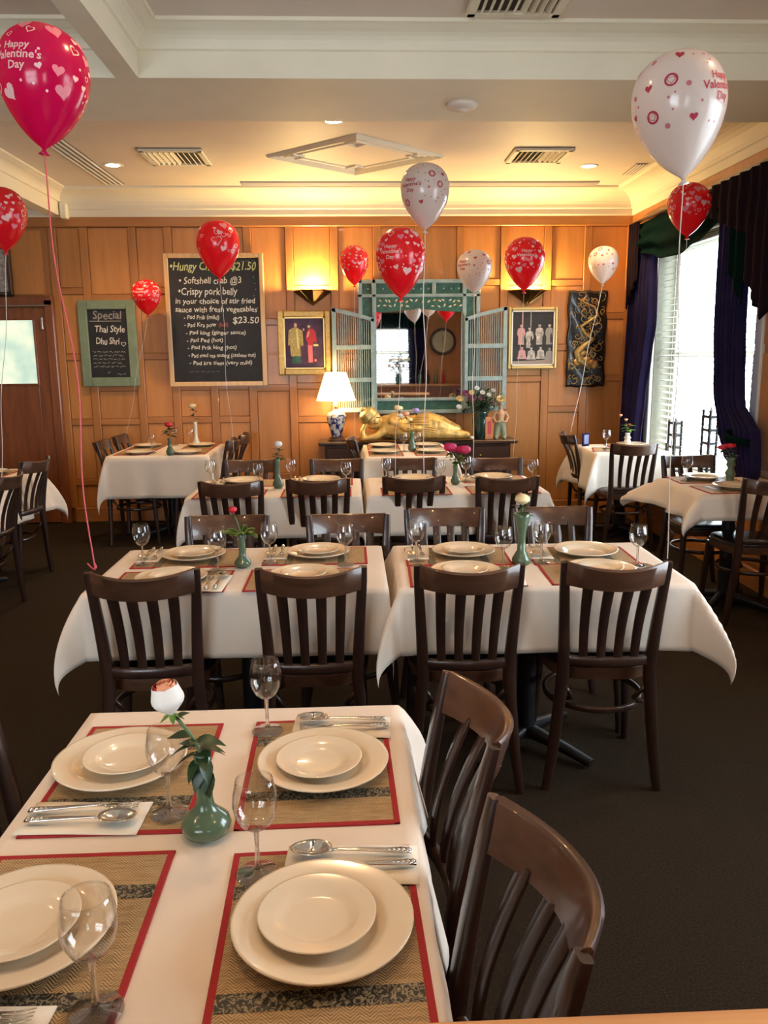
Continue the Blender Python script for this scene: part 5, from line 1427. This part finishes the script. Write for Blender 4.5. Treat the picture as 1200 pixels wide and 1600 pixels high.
# ------------------------------------------------------------------ balloons
BP = [(0, .03), (.02, .10), (.06, .24), (.12, .41), (.2, .59), (.3, .76), (.4, .89), (.5, .97), (.6, 1.0), (.7, .985), (.8, .90), (.87, .79), (.93, .62), (.97, .42), (.99, .24), (1.0, .001)]
def br(q):
    q = max(0, min(1, q))
    for (a, ra), (b_, rb) in zip(BP, BP[1:]):
        if q <= b_: return ra+(rb-ra)*(q-a)/(b_-a)
    return 0
def balloon(label, x, y, z, rad, col, tie, seed, ribbon='ribbon_white', tilt=(0, 0), text_th=None, Hk=1.30, count=90, thick=.0016, wavy=.01, style='hearts', tsize=.031, shape2='hearts'):
    H_ = 2*rad*Hk; zb = -H_*.55
    t = thing('balloon', label, 'balloon', (x, y, z), 0, 'Valentine balloons on ribbons')
    rot = Matrix.Rotation(tilt[0], 3, 'Y') @ Matrix.Rotation(tilt[1], 3, 'X')
    er = (tilt[1], tilt[0], 0)
    prof = []
    for i in range(33):
        q = (1-cos(pi*i/32))/2; prof.append((max(.0006, rad*br(q)), zb+H_*q))
    # smooth the radius
    pr2 = [prof[0]]+[((prof[i-1][0]+2*prof[i][0]+prof[i+1][0])/4, prof[i][1]) for i in range(1, 32)]+[prof[-1]]
    MB().lathe(pr2, 40).build('body', 'balloon_'+col, t, smooth=True, rot=er)
    MB().lathe([(rad*.13, -.010), (rad*.045, 0), (rad*.05, .012)], 12, (0, 0, zb-.006)).build('knot', 'balloon_'+col, t, smooth=True, rot=er)
    def rr_at(zz):
        for (r1, z1), (r2, z2) in zip(pr2, pr2[1:]):
            if z1 <= zz <= z2: return r1+(r2-r1)*(zz-z1)/(z2-z1 or 1)
        return .01
    def on(th0, h0, a, b_, off=.0012):
        # a along the parallel, b up the meridian
        r0 = rr_at(zb+H_*h0); zz = zb+H_*h0+b_*.93
        r_ = rr_at(zz); th = th0+a/max(r_, .3*rad)
        return ((r_+off)*cos(th), (r_+off)*sin(th), zz+off*.3)
    rg = random.Random(seed); m = MB()
    if col == 'white': mats = ['print_red', 'print_rose', 'print_navy']
    else: mats = ['print_white', 'print_pink', 'print_white']
    def shp(pts, th, h, mi, rot_=0, off=.0012, hole=None):
        c, s = cos(rot_), sin(rot_); P = [(p[0]*c-p[1]*s, p[0]*s+p[1]*c) for p in pts]
        if hole:
            Q = [(p[0]*c-p[1]*s, p[0]*s+p[1]*c) for p in hole]; n = len(P)
            m.add([on(th, h, *p, off) for p in P]+[on(th, h, *p, off) for p in Q], [(i, (i+1) % n, (i+1) % n+n, i+n) for i in range(n)], mi)
        else:
            n = len(P); m.add([on(th, h, 0, 0, off)]+[on(th, h, *p, off) for p in P], [(0, i+1, (i+1) % n+1) for i in range(n)], mi)
    circ = lambda r_, n=14: [(r_*cos(2*pi*i/n), r_*sin(2*pi*i/n)) for i in range(n)]
    placed = []
    if text_th is not None: placed.append((text_th, .62, .052 if rad > .12 else .05))
    tries = 0
    while len(placed) < count and tries < 900:
        tries += 1
        th = rg.uniform(-pi, pi); h = .36+.56*rg.random(); s = (rg.choice((.006, .008, .014, .017, .021)) if col == 'white' else rg.choice((.007, .011, .015, .019, .025)))*rad/.135
        r_ = rr_at(zb+H_*h)
        ok = True
        for (t2, h2, s2) in placed:
            dth = (th-t2+pi) % (2*pi)-pi
            if hypot(dth*r_, (h-h2)*H_) < (s+s2)*(1.25 if col == 'white' else .95): ok = False; break
        if not ok: continue
        placed.append((th, h, s)); rt_ = rg.uniform(-.5, .5)
        if col == 'white':
            if s < .0085: shp(circ(s*.55, 8), th, h, 2 if seed % 2 and rg.random() < .5 else 1)
            elif s > .018*rad/.135: shp(circ(s*.9, 20), th, h, 0, 0, hole=circ(s*.62, 20)); shp(heart2(s*.62, 16), th, h, 0, rt_, .0014, hole=heart2(s*.50, 16))
            elif rg.random() < .55: shp(heart2(s*.78, 16), th, h, 0, rt_)
            else: shp(circ(s*.55, 12), th, h, 1)
        else:
            if s < .008: shp(circ(s*.6, 8), th, h, 0)
            elif rg.random() < .25: shp(heart2(s, 16), th, h, 0, rt_, hole=heart2(s*.7, 16))
            else: shp(heart2(s*1.05, 16), th, h, 1 if (s > .012 and rg.random() < .7) else 0, rt_)
    if text_th is not None:
        k = tsize*rad/.135
        for (tx, dy, sz) in (('Happy', .030, .9), ("Valentine's", .0, 1.0), ('Day', -.030, .95)):
            vs, fs = text_mesh(tx, k*sz, .1, .0006)
            w = max(v.x for v in vs); 
            m.add([on(text_th, .62, v.x-w/2, v.y+dy*rad/.135-.008, .0014) for v in vs], fs, 0)
    if style == 'outline':
        shp(heart2(.035, 20), -pi/2+.1, .60, 0, .2, .0016, hole=heart2(.030, 20)); shp(heart2(.020, 20), -pi/2+.42, .70, 0, -.3, .0016, hole=heart2(.016, 20)); shp(heart2(.018, 20), -pi/2+.1, .74, 0, -.1, .0016, hole=heart2(.014, 20))
    m.build('printed_pattern', mats, t, smooth=True, rot=er, kind='stuff')
    # ribbon from the knot to its tie
    k0 = rot @ Vector((0, 0, zb-.012)); k1 = Vector(tie)-Vector((x, y, z)); pts = []
    for i in range(25):
        q = i/24; p = k0.lerp(k1, q); w = wavy*sin(pi*q)
        pts.append((p.x+w*sin(q*9+seed), p.y+w*cos(q*7+seed), p.z))
    MB().tube(pts, thick, 5).build('ribbon', ribbon, t)
    if ribbon == 'ribbon_red' or wavy > .012:
        for s in (-1, 1): MB().tube([k1, k1+Vector((s*.008, -.010, .010)), k1+Vector((s*.012-.008, -.012, .026))], thick, 5).build('ribbon_end', ribbon, t)
    return t
C_ = -pi/2
balloon("big magenta red balloon reading Happy Valentine's Day at top left", -.92, 2.69, 2.385, .136, 'magenta', (-.845, 2.575, .875), 3, 'ribbon_red', (.06, -.05), C_-.24, count=75, tsize=.034, thick=.0024, wavy=.014)
balloon("big white balloon with red hearts and rings at top right", 1.005, 2.56, 2.275, .138, 'white', (1.062, 2.585, .872), 4, 'ribbon_white', (-.14, .03), C_+.66, count=70, tsize=.034, thick=.0018)
balloon('red balloon cut by the left photo edge', -1.965, 4.885, 2.36, .135, 'red', (-2.08, 4.80, .87), 5, thick=.0022, text_th=C_-.5)
balloon('red balloon with heart outline before the big menu board', -.804, 5.224, 2.235, .133, 'red', (-.80, 5.46, .87), 6, thick=.0012, style='outline', count=40)
balloon('small red balloon between the two chalkboards', -1.80, 7.45, 2.11, .128, 'red', (-2.05, 7.40, .88), 7, thick=.0012, text_th=C_-.2, Hk=1.2)
balloon('white balloon hanging highest in the middle, above the mirror', .427, 4.62, 2.43, .134, 'white', (.42, 4.60, .872), 9, text_th=C_-.75, thick=.0026, wavy=.012)
balloon('large red balloon in front of the teal mirror top', .288, 4.56, 2.075, .136, 'red', (.25, 4.57, .872), 10, thick=.0014, text_th=C_-.5, Hk=1.38, count=110)
balloon('smallest red balloon, left above the teal mirror', .052, 7.15, 2.345, .122, 'red', (.03, 6.72, .88), 11, thick=.0012, Hk=1.36)
balloon('small white balloon at the top right of the teal mirror', .915, 6.0, 2.17, .128, 'white', (.83, 5.40, .872), 12, thick=.0022, text_th=C_-.9, Hk=1.2)
balloon('bright red balloon in front of the right wall light', 1.180, 5.53, 2.172, .134, 'red', (1.10, 5.38, .872), 13, thick=.0012, Hk=1.3, text_th=C_-.1, count=100)
balloon('small white balloon above the black carved panel', 2.215, 7.15, 2.335, .130, 'white', (1.93, 6.97, .885), 14, thick=.0022, Hk=1.22)
balloon('red balloon in front of the dark window pelmet', 2.215, 5.386, 2.488, .135, 'red', (2.20, 5.345, .872), 15, thick=.0012, Hk=1.24, wavy=.006)
